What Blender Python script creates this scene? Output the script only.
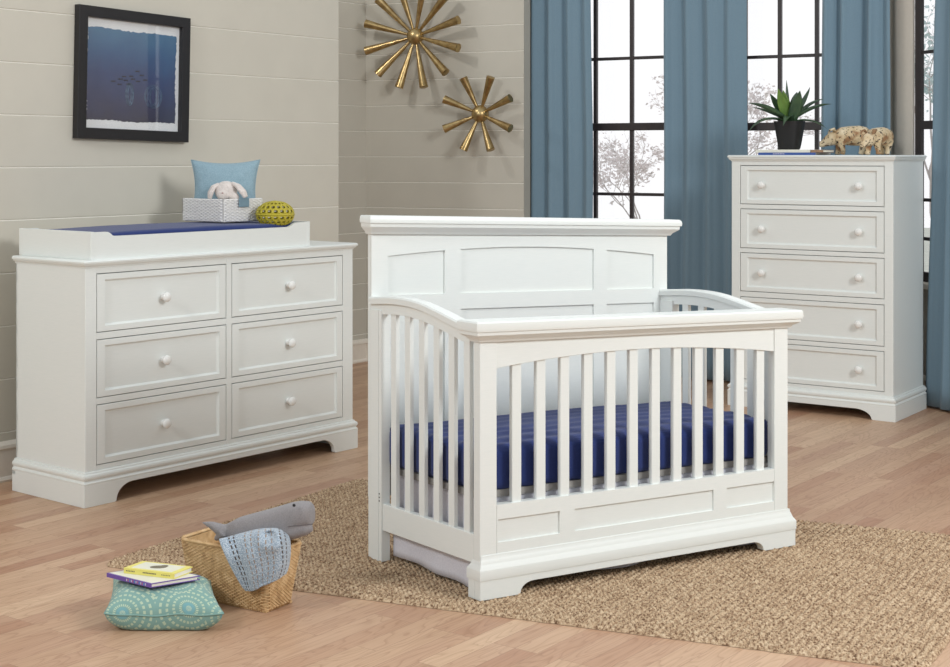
import bpy, bmesh, math, random
from mathutils import Vector, Matrix, noise
R = random.Random(7)
for o in list(bpy.data.objects): bpy.data.objects.remove(o)
sc = bpy.context.scene
COL = sc.collection

# ------------------------------------------------------------ camera, world, lights
FPX, HC, PIT, YH = 1469.4, 1.272, 0.0018, 154.8
cam = bpy.data.cameras.new('camera'); camo = bpy.data.objects.new('camera', cam); COL.objects.link(camo)
camo.location = (0, 0, HC); camo.rotation_euler = (math.pi/2 - PIT, 0, 0)
cam.sensor_width = 36; cam.lens = FPX/950*36
cam.shift_y = -(333.5 - (YH + FPX*math.tan(PIT)))/950
cam.clip_start = .05; cam.clip_end = 300
sc.camera = camo
sc.view_settings.view_transform = 'Standard'; sc.view_settings.look = 'None'
sc.view_settings.gamma = 1; sc.view_settings.use_curve_mapping = False
sc.view_settings.exposure = 0.06

w = bpy.data.worlds.new('world'); sc.world = w; w.use_nodes = True
nt = w.node_tree; nt.nodes.clear()
wo = nt.nodes.new('ShaderNodeOutputWorld'); bg = nt.nodes.new('ShaderNodeBackground')
tc = nt.nodes.new('ShaderNodeTexCoord'); sx = nt.nodes.new('ShaderNodeSeparateXYZ'); rp = nt.nodes.new('ShaderNodeValToRGB')
rp.color_ramp.elements[0].position = .45; rp.color_ramp.elements[0].color = (.53, .56, .575, 1)
rp.color_ramp.elements[1].position = .62; rp.color_ramp.elements[1].color = (1.05, 1.05, 1.07, 1)
mr = nt.nodes.new('ShaderNodeMath'); mr.operation = 'MULTIPLY_ADD'; mr.inputs[1].default_value = .5; mr.inputs[2].default_value = .5
nt.links.new(tc.outputs['Generated'], sx.inputs[0]); nt.links.new(sx.outputs['Y'], mr.inputs[0])
nt.links.new(mr.outputs[0], rp.inputs[0]); nt.links.new(rp.outputs[0], bg.inputs['Color']); nt.links.new(bg.outputs[0], wo.inputs[0])
bg.inputs['Strength'].default_value = 1.0

def area(name, loc, target, size, power, col=(1, 1, 1)):
    l = bpy.data.lights.new(name, 'AREA'); l.shape = 'DISK'; l.size = size; l.energy = power; l.color = col
    o = bpy.data.objects.new(name, l); COL.objects.link(o); o.location = loc
    o.rotation_euler = (Vector(target) - Vector(loc)).to_track_quat('-Z', 'Y').to_euler()
    return o
area('studio_key_light', (3.2, 2.4, 3.0), (-.6, 5.6, .6), 1.3, 118, (.965, .99, 1))
area('studio_side_light', (-3.4, 1.4, 3.2), (.8, 7.2, .8), .8, 78, (.97, .99, 1))
area('recess_helper_light', (-1.15, 7.75, 2.7), (-.1, 8.8, 1.3), .12, 5, (1, .98, .95))  # added unseen lamp, throws the starburst shadows right and lifts the recess

# ------------------------------------------------------------ helpers
def lin(c): c /= 255; return c/12.92 if c <= .04045 else ((c+.055)/1.055)**2.4
def rgb(r, g, b): return (lin(r), lin(g), lin(b), 1)
def at(x, y, Y): return Vector(((x-475)/FPX*Y, Y, HC-(y-YH)/FPX*Y))

class NT:
    def __init__(s, name, col, rough=.5, **kw):
        s.m = bpy.data.materials.new(name); s.m.use_nodes = True; s.t = s.m.node_tree
        s.b = s.t.nodes['Principled BSDF']; s.b.inputs['Base Color'].default_value = col
        s.b.inputs['Roughness'].default_value = rough
        for k, v in kw.items(): s.b.inputs[k.replace('_', ' ')].default_value = v
    def n(s, typ, **kw):
        n = s.t.nodes.new('ShaderNode'+typ)
        for k, v in kw.items():
            if hasattr(n, k): setattr(n, k, v)
            else: n.inputs[k.replace('_', ' ')].default_value = v
        return n
    def l(s, a, b): s.t.links.new(a, b)
    def coord(s, scale=(1, 1, 1), rot=(0, 0, 0), loc=(0, 0, 0), out='Object'):
        c = s.n('TexCoord'); m = s.n('Mapping'); s.l(c.outputs[out], m.inputs[0])
        m.inputs['Scale'].default_value = scale; m.inputs['Rotation'].default_value = rot; m.inputs['Location'].default_value = loc
        return m.outputs[0]
    def ramp(s, fac, stops):
        r = s.n('ValToRGB'); e = r.color_ramp.elements
        while len(e) < len(stops): e.new(.5)
        for i, (p, c) in enumerate(stops): e[i].position = p; e[i].color = c
        s.l(fac, r.inputs[0]); return r.outputs[0]
    def mix(s, fac, a, b, mode='MIX'):
        m = s.n('Mix', data_type='RGBA', blend_type=mode)
        for v, i in ((fac, 0), (a, 6), (b, 7)):
            if hasattr(v, 'is_linked') or hasattr(v, 'links'): s.l(v, m.inputs[i])
            else: m.inputs[i].default_value = v
        return m.outputs[2]
    def math(s, op, a, b=0., c=0.):
        m = s.n('Math', operation=op)
        for i, v in enumerate((a, b, c)):
            if hasattr(v, 'links'): s.l(v, m.inputs[i])
            else: m.inputs[i].default_value = v
        return m.outputs[0]
    def bump(s, h, strength=.3, dist=.001):
        b = s.n('Bump'); b.inputs['Strength'].default_value = strength; b.inputs['Distance'].default_value = dist
        s.l(h, b.inputs['Height']); s.l(b.outputs[0], s.b.inputs['Normal'])
    def color(s, c): s.l(c, s.b.inputs['Base Color'])

def simple(name, c, rough=.5, noise_amt=.06, scale=40, bump=.0, dist=.001, **kw):
    t = NT(name, c, rough, **kw); v = t.coord()
    n = t.n('TexNoise', Scale=scale, Detail=4.); t.l(v, n.inputs['Vector'])
    d = tuple(x*(1-noise_amt) for x in c[:3])+(1,); e = tuple(min(1, x*(1+noise_amt)) for x in c[:3])+(1,)
    t.color(t.ramp(n.outputs[0], [(.3, d), (.7, e)]))
    if bump: t.bump(n.outputs[0], bump, dist)
    return t.m

def fabric(name, c, c2=None, pitch=.003, amt=.5):
    t = NT(name, c, .95, Sheen_Weight=.15); v = t.coord()
    k = 6.2832/pitch/6.2832
    w1 = t.n('TexWave', bands_direction='X', Scale=.314/pitch, Distortion=.6); w2 = t.n('TexWave', bands_direction='Z', Scale=.314/pitch, Distortion=.6)
    w3 = t.n('TexWave', bands_direction='Y', Scale=.314/pitch, Distortion=.6)
    for q in (w1, w2, w3): t.l(v, q.inputs['Vector'])
    h = t.math('ADD', w1.outputs['Fac'], t.math('ADD', w2.outputs['Fac'], w3.outputs['Fac']))
    n = t.n('TexNoise', Scale=1.1/pitch, Detail=2.); t.l(v, n.inputs['Vector'])
    c2 = c2 or tuple(x*.8 for x in c[:3])+(1,)
    t.color(t.ramp(n.outputs[0], [(.35, c2), (.65, c)]))
    t.bump(t.math('MULTIPLY', h, .33), amt, pitch*.4)
    return t.m

M = {}
def white_paint():
    t = NT('white_paint', rgb(231, 231, 228), .38, Specular_IOR_Level=.4)
    v = t.coord(scale=(3, 3, 60)); n = t.n('TexNoise', Scale=9., Detail=5.); t.l(v, n.inputs['Vector'])
    t.color(t.ramp(n.outputs[0], [(.3, rgb(227, 231, 228)), (.7, rgb(231, 234, 231))])); t.bump(n.outputs[0], .03, .0004)
    return t.m
M['white'] = white_paint()
M['knob'] = NT('knob_enamel', rgb(236, 236, 233), .22).m
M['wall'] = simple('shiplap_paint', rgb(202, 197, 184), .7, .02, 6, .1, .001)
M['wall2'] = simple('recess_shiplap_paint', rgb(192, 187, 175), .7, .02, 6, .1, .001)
M['groove_highlight'] = simple('shiplap_groove_highlight', rgb(240, 236, 226), .6, .02)  # lighter colour paints the light caught on the groove's upward chamfer
M['trim'] = simple('baseboard_paint', rgb(226, 218, 206), .5, .02)
M['cream'] = simple('cream_plaster', rgb(196, 190, 178), .8, .03, 12)
M['bronze'] = simple('window_bronze', rgb(52, 44, 44), .4, .1)
M['curtain'] = fabric('curtain_blue', rgb(122, 147, 163), rgb(117, 142, 158), .004, .2)
M['brass'] = None
t = NT('aged_brass', rgb(170, 140, 88), .34, Metallic=1.); v = t.coord(); n = t.n('TexNoise', Scale=30., Detail=4.); t.l(v, n.inputs['Vector'])
t.color(t.ramp(n.outputs[0], [(.3, rgb(158, 132, 90)), (.7, rgb(196, 172, 124))])); M['brass'] = t.m
M['black_frame'] = simple('black_frame', rgb(28, 27, 30), .35, .1)
M['paper'] = simple('mat_paper', rgb(232, 233, 234), .8, .01)
M['dark'] = simple('dark_plastic', rgb(20, 20, 22), .4, .05)
M['navy'] = fabric('navy_sheet', rgb(36, 54, 112), rgb(31, 47, 103), .003, .3)
M['skirt'] = fabric('white_skirt_cloth', rgb(226, 225, 233), rgb(214, 213, 222), .004, .5)
M['bluepillow'] = fabric('pale_blue_linen', rgb(156, 182, 194), rgb(132, 160, 174), .003, .4)
M['whale'] = fabric('grey_linen', rgb(150, 146, 146), rgb(128, 124, 126), .002, .5)
M['plush'] = simple('cream_plush', rgb(222, 212, 206), .95, .1, 120, .9, .004, Sheen_Weight=.4)
M['pot'] = simple('black_pot', rgb(24, 24, 26), .55, .1)
M['wicker_white'] = simple('white_rope', rgb(232, 230, 228), .8, .06, 150, .3, .001)
M['rattan'] = None
t = NT('rattan', rgb(190, 150, 98), .55); v = t.coord(); n = t.n('TexNoise', Scale=45., Detail=5.); t.l(v, n.inputs['Vector'])
t.color(t.ramp(n.outputs[0], [(.3, rgb(178, 140, 96)), (.5, rgb(206, 170, 122)), (.72, rgb(222, 192, 148))])); t.bump(n.outputs[0], .3, .001); M['rattan'] = t.m
M['soil'] = simple('potting_soil', rgb(40, 32, 26), .9, .3, 80, .6, .004)
M['pages'] = simple('book_pages', rgb(232, 228, 214), .8, .04, 200)
M['yellow_cover'] = simple('yellow_cover', rgb(233, 222, 120), .4, .02)
M['purple_cover'] = simple('purple_cover', rgb(112, 84, 164), .4, .03)
M['cover_pale'] = simple('cover_pale', rgb(226, 224, 206), .5, .03)
M['ink'] = simple('cover_ink', rgb(120, 112, 92), .6, .1)
M['blue_cover'] = simple('blue_cover', rgb(52, 84, 152), .4, .04)
M['tan_cover'] = simple('tan_cover', rgb(150, 118, 92), .6, .08)
M['yellow_rubber'] = simple('yellow_rubber', rgb(186, 172, 48), .45, .03)
M['olive_rubber'] = simple('olive_rubber', rgb(150, 138, 40), .5, .03)
M['tag'] = simple('blue_tag', rgb(120, 146, 160), .8, .03)

# floor
t = NT('oak_planks', rgb(190, 160, 136), .42, Specular_IOR_Level=.45)
v = t.coord(rot=(0, 0, -.9316))
br = t.n('TexBrick'); br.offset = .37; br.offset_frequency = 3; br.squash = 1
for k, val in (('Color1', (0, 0, 0, 1)), ('Color2', (1, 1, 1, 1)), ('Mortar', (.5, .5, .5, 1)), ('Scale', 1.), ('Mortar Size', .0007), ('Mortar Smooth', .3), ('Bias', 0.), ('Brick Width', .62), ('Row Height', .068)):
    br.inputs[k].default_value = val
t.l(v, br.inputs['Vector'])
rgb2bw = t.n('RGBToBW'); t.l(br.outputs['Color'], rgb2bw.inputs[0])
off = t.n('CombineXYZ'); t.l(t.math('MULTIPLY', rgb2bw.outputs[0], 17.), off.inputs[0]); t.l(t.math('MULTIPLY', rgb2bw.outputs[0], 9.), off.inputs[1])
va = t.n('VectorMath', operation='ADD'); t.l(v, va.inputs[0]); t.l(off.outputs[0], va.inputs[1])
def stretch(sc_, scale, det, dist=0., rough=.55):
    mp = t.n('Mapping'); mp.inputs['Scale'].default_value = sc_; t.l(va.outputs[0], mp.inputs[0])
    g = t.n('TexNoise', Scale=scale, Detail=det, Distortion=dist, Roughness=rough); t.l(mp.outputs[0], g.inputs['Vector']); return g.outputs[0]
fine = stretch((2.2, 70, 1), 1.6, 4., 0, .6)
med = stretch((1.3, 7.5, 1), 1.5, 2., .35)
cont = t.math('FRACT', t.math('MULTIPLY', med, 15.))
lines = t.ramp(cont, [(.0, (.70, .62, .56, 1)), (.22, (.93, .91, .89, 1)), (.6, (1, 1, 1, 1)), (.93, (.96, .95, .94, 1)), (1., (.74, .66, .6, 1))])
base = t.ramp(rgb2bw.outputs[0], [(.0, rgb(172, 130, 104)), (.22, rgb(196, 162, 133)), (.45, rgb(182, 144, 118)), (.7, rgb(206, 174, 144)), (1., rgb(178, 139, 112))])
streak = t.ramp(fine, [(.3, (.84, .80, .77, 1)), (.55, (1, 1, 1, 1)), (.75, (1.06, 1.05, 1.04, 1))])
c1 = t.mix(.8, base, streak, 'MULTIPLY')
c2 = t.mix(.65, c1, lines, 'MULTIPLY')
c4 = t.mix(t.math('MULTIPLY', br.outputs['Fac'], .7), c2, rgb(128, 96, 74))
t.color(c4); t.bump(t.math('SUBTRACT', fine, t.math('MULTIPLY', br.outputs['Fac'], 2.)), .08, .0008)
M['floor'] = t.m

# jute
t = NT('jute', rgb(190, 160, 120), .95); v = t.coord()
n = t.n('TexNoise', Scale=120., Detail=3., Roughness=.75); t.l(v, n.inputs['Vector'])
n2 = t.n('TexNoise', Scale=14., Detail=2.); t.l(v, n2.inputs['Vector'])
c = t.ramp(n.outputs[0], [(.37, rgb(104, 76, 54)), (.48, rgb(178, 150, 120)), (.63, rgb(212, 190, 160))])  # dark brown flecks put the shade between the braids into the colour
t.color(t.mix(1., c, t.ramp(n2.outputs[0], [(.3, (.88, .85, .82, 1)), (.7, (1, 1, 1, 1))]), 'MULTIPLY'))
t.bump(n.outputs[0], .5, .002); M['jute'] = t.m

# glass
m = bpy.data.materials.new('window_glass'); m.use_nodes = True; nt = m.node_tree; nt.nodes.clear()
o_ = nt.nodes.new('ShaderNodeOutputMaterial'); mx = nt.nodes.new('ShaderNodeMixShader'); tr = nt.nodes.new('ShaderNodeBsdfTransparent'); gl = nt.nodes.new('ShaderNodeBsdfGlossy')
gl.inputs['Roughness'].default_value = .02; mx.inputs[0].default_value = .05
nt.links.new(tr.outputs[0], mx.inputs[1]); nt.links.new(gl.outputs[0], mx.inputs[2]); nt.links.new(mx.outputs[0], o_.inputs[0]); M['glass'] = m

class MB:
    """collects verts and faces, links ONE mesh object"""
    def __init__(s, f=None): s.v = []; s.f = []; s.mi = []; s.fn = f; s.uv = {}
    def add(s, vs, fs, mi=0):
        b = len(s.v); s.v += [tuple(p) for p in vs]; s.f += [tuple(b+i for i in q) for q in fs]; s.mi += [mi]*len(fs); return s
    def box(s, x0, x1, y0, y1, z0, z1, mi=0):
        return s.add([(x, y, z) for z in (z0, z1) for y in (y0, y1) for x in (x0, x1)],
                     [(0, 2, 3, 1), (4, 5, 7, 6), (0, 1, 5, 4), (2, 6, 7, 3), (0, 4, 6, 2), (1, 3, 7, 5)], mi)
    def rectloft(s, x0, x1, y0, y1, prof, mi=0, back=None):
        """stack of rectangles: prof = (outset, z); back: fixed rear offset"""
        vs = []; fs = []
        for (o, z) in prof:
            yb = y1+(o if back is None else back)
            vs += [(x0-o, y0-o, z), (x1+o, y0-o, z), (x1+o, yb, z), (x0-o, yb, z)]
        for k in range(len(prof)-1):
            for i in range(4): j = (i+1) % 4; fs.append((4*k+i, 4*k+j, 4*k+4+j, 4*k+4+i))
        n = 4*(len(prof)-1); fs += [(3, 2, 1, 0), (n, n+1, n+2, n+3)]
        return s.add(vs, fs, mi)
    def extr(s, poly, a, b, axis='y', mi=0):
        """extrude 2-D polygon (p,q) between a and b. axis y: (x,z) polygon; axis x: (y,z); axis z: (x,y)"""
        def P(p, q, h): return (p, h, q) if axis == 'y' else ((h, p, q) if axis == 'x' else (p, q, h))
        n = len(poly); vs = [P(p, q, a) for p, q in poly]+[P(p, q, b) for p, q in poly]
        fs = [tuple(range(n)), tuple(range(2*n-1, n-1, -1))]+[(i, n+i, n+(i+1) % n, (i+1) % n) for i in range(n)]
        return s.add(vs, fs, mi)
    def grid(s, fn, nu, nv, mi=0, closeu=False):
        vs = [fn(i/(nu if closeu else nu-1) if nu > 1 else 0, j/(nv-1)) for j in range(nv) for i in range(nu)]
        fs = []
        for j in range(nv-1):
            for i in range(nu if closeu else nu-1):
                k = (i+1) % nu; fs.append((j*nu+i, j*nu+k, (j+1)*nu+k, (j+1)*nu+i))
        return s.add(vs, fs, mi)
    def rings(s, rings, cap=True, mi=0):
        n = len(rings[0]); vs = [p for r in rings for p in r]; fs = []
        for k in range(len(rings)-1):
            for i in range(n): j = (i+1) % n; fs.append((k*n+i, k*n+j, (k+1)*n+j, (k+1)*n+i))
        if cap: fs.append(tuple(range(n-1, -1, -1))); fs.append(tuple((len(rings)-1)*n+i for i in range(n)))
        return s.add(vs, fs, mi)
    def lathe(s, prof, n=24, c=(0, 0, 0), axis=(0, 0, 1), mi=0):
        q = Vector((0, 0, 1)).rotation_difference(Vector(axis)); c = Vector(c)
        return s.rings([[c+q @ Vector((max(r, 1e-5)*math.cos(2*math.pi*i/n), max(r, 1e-5)*math.sin(2*math.pi*i/n), z)) for i in range(n)] for r, z in prof], True, mi)
    def tube(s, pts, rad, n=8, closed=False, mi=0, flat=1., up=None):
        pts = [Vector(p) for p in pts]; N = len(pts)
        if not hasattr(rad, '__len__'): rad = [rad]*N
        rings = []; prev = None
        for i, p in enumerate(pts):
            a = pts[(i-1) % N] if (closed or i > 0) else p; b = pts[(i+1) % N] if (closed or i < N-1) else p
            d = (b-a).normalized()
            if prev is None:
                ref = Vector(up) if up else (Vector((0, 0, 1)) if abs(d.z) < .9 else Vector((1, 0, 0)))
                x = d.cross(ref).normalized()
            else: x = (prev-d*prev.dot(d)).normalized()
            prev = x; y = d.cross(x)
            rings.append([p+(x*math.cos(2*math.pi*k/n)*rad[i]+y*math.sin(2*math.pi*k/n)*rad[i]*flat) for k in range(n)])
        if closed:
            rings.append(rings[0]); return s.rings(rings, False, mi)
        return s.rings(rings, True, mi)
    def ell(s, c, r, n=20, m=12, rot=None, mi=0):
        c = Vector(c); rot = rot or Matrix.Identity(3); rings = []
        for j in range(m+1):
            th = math.pi*(j+.001)/(m+.002)-math.pi/2
            rings.append([c+rot @ Vector((r[0]*math.cos(th)*math.cos(2*math.pi*i/n), r[1]*math.cos(th)*math.sin(2*math.pi*i/n), r[2]*math.sin(th))) for i in range(n)])
        return s.rings(rings, True, mi)
    def build(s, name, mat, parent=None, smooth=None, bevel=0, seg=2, solid=0, sub=0, remesh=0, loc=None, rec=True, smoothmod=0):
        me = bpy.data.meshes.new(name)
        vs = [s.fn(*p) for p in s.v] if s.fn else s.v
        me.from_pydata([tuple(p) for p in vs], [], s.f)
        for mm in (mat if isinstance(mat, (list, tuple)) else [mat]): me.materials.append(mm)
        me.polygons.foreach_set('material_index', s.mi)
        if s.uv:
            ul = me.uv_layers.new(name='UVMap')
            for lp in me.loops: ul.data[lp.index].uv = s.uv.get(lp.vertex_index, (0, 0))
        if rec:
            b = bmesh.new(); b.from_mesh(me); bmesh.ops.recalc_face_normals(b, faces=b.faces); b.to_mesh(me); b.free()
        me.update()
        o = bpy.data.objects.new(name, me); COL.objects.link(o)
        if parent is not None: o.parent = parent
        if loc: o.location = loc
        if remesh:
            r = o.modifiers.new('remesh', 'REMESH'); r.mode = 'VOXEL'; r.voxel_size = remesh; r.use_smooth_shade = True
            if smoothmod:
                q = o.modifiers.new('smooth', 'SMOOTH'); q.factor = .5; q.iterations = smoothmod
        if solid:
            q = o.modifiers.new('solid', 'SOLIDIFY'); q.thickness = solid; q.offset = 0
        if bevel:
            q = o.modifiers.new('bevel', 'BEVEL'); q.width = bevel; q.segments = seg; q.limit_method = 'ANGLE'; q.angle_limit = .6
        if sub:
            q = o.modifiers.new('sub', 'SUBSURF'); q.levels = sub; q.render_levels = sub
        if smooth is True or (smooth is None and (remesh or sub)): me.polygons.foreach_set('use_smooth', [True]*len(me.polygons))
        elif smooth == 'angle':
            me.polygons.foreach_set('use_smooth', [True]*len(me.polygons)); me.set_sharp_from_angle(angle=.6)
        return o

def tag(o, label=None, cat=None, group=None, kind=None):
    if label: o['label'] = label
    if cat: o['category'] = cat
    if group: o['group'] = group
    if kind: o['kind'] = kind
    return o
def thing(name, label, cat, loc=(0, 0, 0), rz=0, group=None, kind=None):
    o = bpy.data.objects.new(name, None); COL.objects.link(o); o.location = loc; o.rotation_euler = (0, 0, rz)
    o.empty_display_size = .1
    return tag(o, label, cat, group, kind)

# ------------------------------------------------------------ room
TH = .9316; LD = Vector((math.cos(TH), math.sin(TH))); LN = Vector((LD.y, -LD.x))     # left wall direction / into-room normal
WP = Vector((-1.849, 5.712))
C0 = Vector((-.672, 9.062))                                                            # inner corner
AB = -.419; BD = Vector((math.cos(AB), math.sin(AB))); BN = Vector((BD.y, -BD.x))      # recess back wall
C1 = C0+BD*1.05
AW = -math.radians(30); WD = Vector((math.cos(AW), math.sin(AW))); WN = Vector((WD.y, -WD.x))
K0 = Vector((2.224, 7.817))                                                            # corner window wall / right wall
RD = Vector((.136, -.417)).normalized(); RN = Vector((RD.y, -RD.x))
if RN.x > 0: RN = -RN
ZT = 2.75

fpoly = [(-5.2, -1.0), (5.2, -1.0), (5.2, 2.0), tuple(K0+RD*6+Vector((.1, 0))), tuple(K0+Vector((.12, .1))), tuple(K0-WD*2.6-WN*.12), tuple(C0-LN*.1+LD*.15), tuple(C0-LD*4-LN*.1), (-5.2, 3.0)]
MB().extr(fpoly, -.05, 0, 'z').build('floor', M['floor']); tag(bpy.data.objects['floor'], kind='structure')

def shiplap(name, P, d, n, u0, u1, pitch, zline, mat, thick=.1):
    zs = []; k = math.ceil((0-zline)/pitch)
    z = zline+k*pitch; prof = [(0, 0)]; kinds = []
    while z < ZT-.02:
        if z > .02:
            prof += [(0, z-.0045), (.004, z-.0005), (.004, z+.0012), (0, z+.0012)]
        z += pitch
    prof += [(0, ZT)]
    mb = MB()
    for i in range(len(prof)-1):
        (a, z0), (b, z1) = prof[i], prof[i+1]
        vs = [P+d*u0-n*a, P+d*u1-n*a, P+d*u1-n*b, P+d*u0-n*b]
        zz = [z0, z0, z1, z1]
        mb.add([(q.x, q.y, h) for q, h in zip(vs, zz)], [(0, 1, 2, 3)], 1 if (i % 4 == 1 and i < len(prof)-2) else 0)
    back = [P+d*u0, P+d*u1, P+d*u1-n*thick, P+d*u0-n*thick]
    pts = [(q.x, q.y, h) for h in (0, ZT) for q in back]
    mb.add(pts, [(2, 3, 7, 6), (0, 3, 7, 4), (1, 2, 6, 5), (4, 5, 6, 7), (0, 1, 2, 3)], 0)
    o = mb.build(name, [mat, M['groove_highlight']], rec=False); tag(o, kind='structure'); return o
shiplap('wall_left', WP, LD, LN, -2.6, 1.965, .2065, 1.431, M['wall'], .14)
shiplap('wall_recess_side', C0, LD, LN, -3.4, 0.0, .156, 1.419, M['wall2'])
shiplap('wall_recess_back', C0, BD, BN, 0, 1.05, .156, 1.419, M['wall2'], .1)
# short return from the recess wall end to the window wall
WA = K0-WD*2.45
rt = MB(); e0 = C1; e1 = C1+Vector((.03, .40))
q = [e0-BN*.02, e0-BD*.1-BN*.02, e1-BD*.1, e1]
rt.extr([tuple(p) for p in q], 0, ZT, 'z'); tag(rt.build('wall_return', M['cream']), kind='structure')

def baseboard(name, P, d, n, u0, u1, h=.14):
    prof = [(0, 0), (.022, 0), (.024, .008), (.018, .018), (.014, .02), (.014, h-.03), (.02, h-.026), (.018, h-.014), (.008, h-.004), (.004, h), (0, h)]
    mb = MB(); rings = []
    for u in (u0, u1):
        rings.append([(*(P+d*u+n*a), z) for a, z in prof])
    mb.rings(rings); tag(mb.build(name, M['trim']), kind='structure')
baseboard('baseboard_left', WP, LD, LN, -2.6, 1.965, .155)
baseboard('baseboard_recess_side', C0, LD, LN, -3.4, .0)
baseboard('baseboard_recess_back', C0, BD, BN, .0, 1.05)

# window walls, windows
def onw(P, d, px):     # distance along a wall line where it crosses a given bearing
    k = (px-475)/FPX; return (k*P[1]-P[0])/(d[0]-k*d[1])
ZS, ZH = .62, 2.62
def wall_with_holes(name, P, d, n, u0, u1, holes, th=.14):
    mb = MB(lambda u, v, z: (*(P+d*u-n*v), z)); x = u0
    for a, b in holes:
        mb.box(x, a, 0, th, 0, ZT); mb.box(a, b, 0, th, 0, ZS); mb.box(a, b, 0, th, ZH, ZT); x = b
    mb.box(x, u1, 0, th, 0, ZT); tag(mb.build(name, M['cream']), kind='structure')
def window(i, P, d, n, a, b, verts, hs, meet, t_=.03, dv=0., dp=.06):
    w = thing('window_%d' % i, None, None, kind='structure')
    f = lambda u, v, z: (*(P+d*u-n*(v-dv)), z)
    mb = MB(f)
    q = .03+dp
    mb.box(a, a+t_, .03, q, ZS, ZH); mb.box(b-t_, b, .03, q, ZS, ZH); mb.box(a, b, .03, q, ZS, ZS+.05); mb.box(a, b, .03, q, ZH-.05, ZH)
    mb.box(a+t_, b-t_, .03, q-.005, meet-.022, meet+.022)
    mb.build('window_frame', M['bronze'], w, bevel=.003)
    mb = MB(f)
    for u in verts: mb.box(u-.011, u+.011, .03+dp*.25, .03+dp*.66, ZS+.05, ZH-.05)
    for z in hs: mb.box(a+t_, b-t_, .031+dp*.25, .029+dp*.66, z-.009, z+.009)
    mb.build('muntin', M['bronze'], w, bevel=.002)
    mb = MB(f); mb.box(a+t_, b-t_, .03+dp*.43, .03+dp*.48, ZS+.05, ZH-.05); mb.build('pane', M['glass'], w)
    mb = MB(f); mb.box(a-.04, b+.04, -.03, .03, ZS-.03, ZS); mb.build('window_sill', M['trim'], w, bevel=.004)
    return w
W0 = K0
u = lambda px: onw(W0-WN*.057, WD, px)
h1 = (u(557), u(672)); h2 = (u(741), u(858))
wall_with_holes('wall_window', W0, WD, WN, -2.6, .02, [h1, h2])
window(1, W0, WD, WN, *h1, [u(595.8), u(632)], [1.84, 1.04, 2.24, .84], 1.437)
window(2, W0, WD, WN, *h2, [u(780), u(817)], [1.82, 1.04, 2.22, .84], 1.430)
ur = onw(K0, RD, 915)
wall_with_holes('wall_right', K0, RD, RN, 0, 5.5, [(ur-.15, ur+1.1)], .08)
window(3, K0, RD, RN, ur, ur+1.1, [ur+.38, ur+.74], [1.80, 1.04, 2.2, .84], 1.425, .052, .032, .022)
mb = MB(lambda u, v, z: (*(W0+WD*u-WN*v), z))
baseboard('baseboard_window', W0, WD, WN, -2.45, 0)
baseboard('baseboard_right', K0, RD, RN, 0.02, 5.4)
# slim cream corner casing beside the right window
tr = MB(lambda u, v, z: (*(K0+RD*u+RN*v), z)); tr.box(ur-.165, ur-.001, .0, .014, ZS-.1, ZT); tag(tr.build('trim_1', M['trim'], bevel=.003), kind='structure')

# ------------------------------------------------------------ case furniture
def arch_poly(W, foot, run, rise, top, flare=.0):
    """front plinth board with two bracket feet, polygon in (x,z)"""
    L = [(0, 0), (foot-.006, 0)]
    for i in range(9):
        a = math.pi/2*i/8; L.append((foot+run*(1-math.cos(a)), .004+(rise-.004)*math.sin(a)))
    Rr = [(W-x, z) for x, z in reversed(L)]
    return L+Rr+[(W, top), (0, top)]
def knob(c, parent, r=.0185, out=(0, -1, 0)):
    mb = MB(); k = r/.0155
    mb.lathe([(0, .001), (.011*k, .001), (.0115*k, .003), (.0075*k, .006), (.0065*k, .011), (.008*k, .014), (.013*k, .018), (.0155*k, .023), (.0158*k, .027), (.0135*k, .032), (.008*k, .0355), (0, .0365)], 24, c, out)
    return mb.build('knob', M['knob'], parent, smooth='angle')
def drawer_front(parent, x0, x1, z0, z1, y, sx, sz, knobs, name='drawer'):
    g = .003; x0 += g; x1 -= g; z0 += g; z1 -= g; mb = MB(); dp = .009; bv = .007
    a = [(x0, z0), (x1, z0), (x1, z1), (x0, z1)]
    b = [(x0+sx, z0+sz), (x1-sx, z0+sz), (x1-sx, z1-sz), (x0+sx, z1-sz)]
    c = [(x0+sx+bv, z0+sz+bv), (x1-sx-bv, z0+sz+bv), (x1-sx-bv, z1-sz-bv), (x0+sx+bv, z1-sz-bv)]
    b1 = [(p, q) for p, q in b]
    vs = [(p, y+.02, q) for p, q in a]+[(p, y+.001, q) for p, q in a]+[(p, y+.0, q) for p, q in [(p+(.001 if i in (0, 3) else -.001), q+(.001 if i < 2 else -.001)) for i, (p, q) in enumerate(a)]]
    vs += [(p, y, q) for p, q in b]+[(p, y+.003, q) for p, q in b1]+[(p, y+dp, q) for p, q in c]
    fs = [(0, 1, 2, 3)]
    for k in range(5):
        for i in range(4): j = (i+1) % 4; fs.append((4*k+i, 4*k+j, 4*k+4+j, 4*k+4+i))
    fs.append((20, 21, 22, 23)); mb.add(vs, fs)
    # drawer box behind the front
    mb.box(x0+.02, x1-.02, y+.02, y+.32, z0+.015, z1-.02)
    # hairline joints where rails meet stiles
    d = mb.build(name, M['white'], parent, bevel=0)
    for kx, kz in knobs: knob((kx, y+dp, kz), d)
    return d
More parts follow.
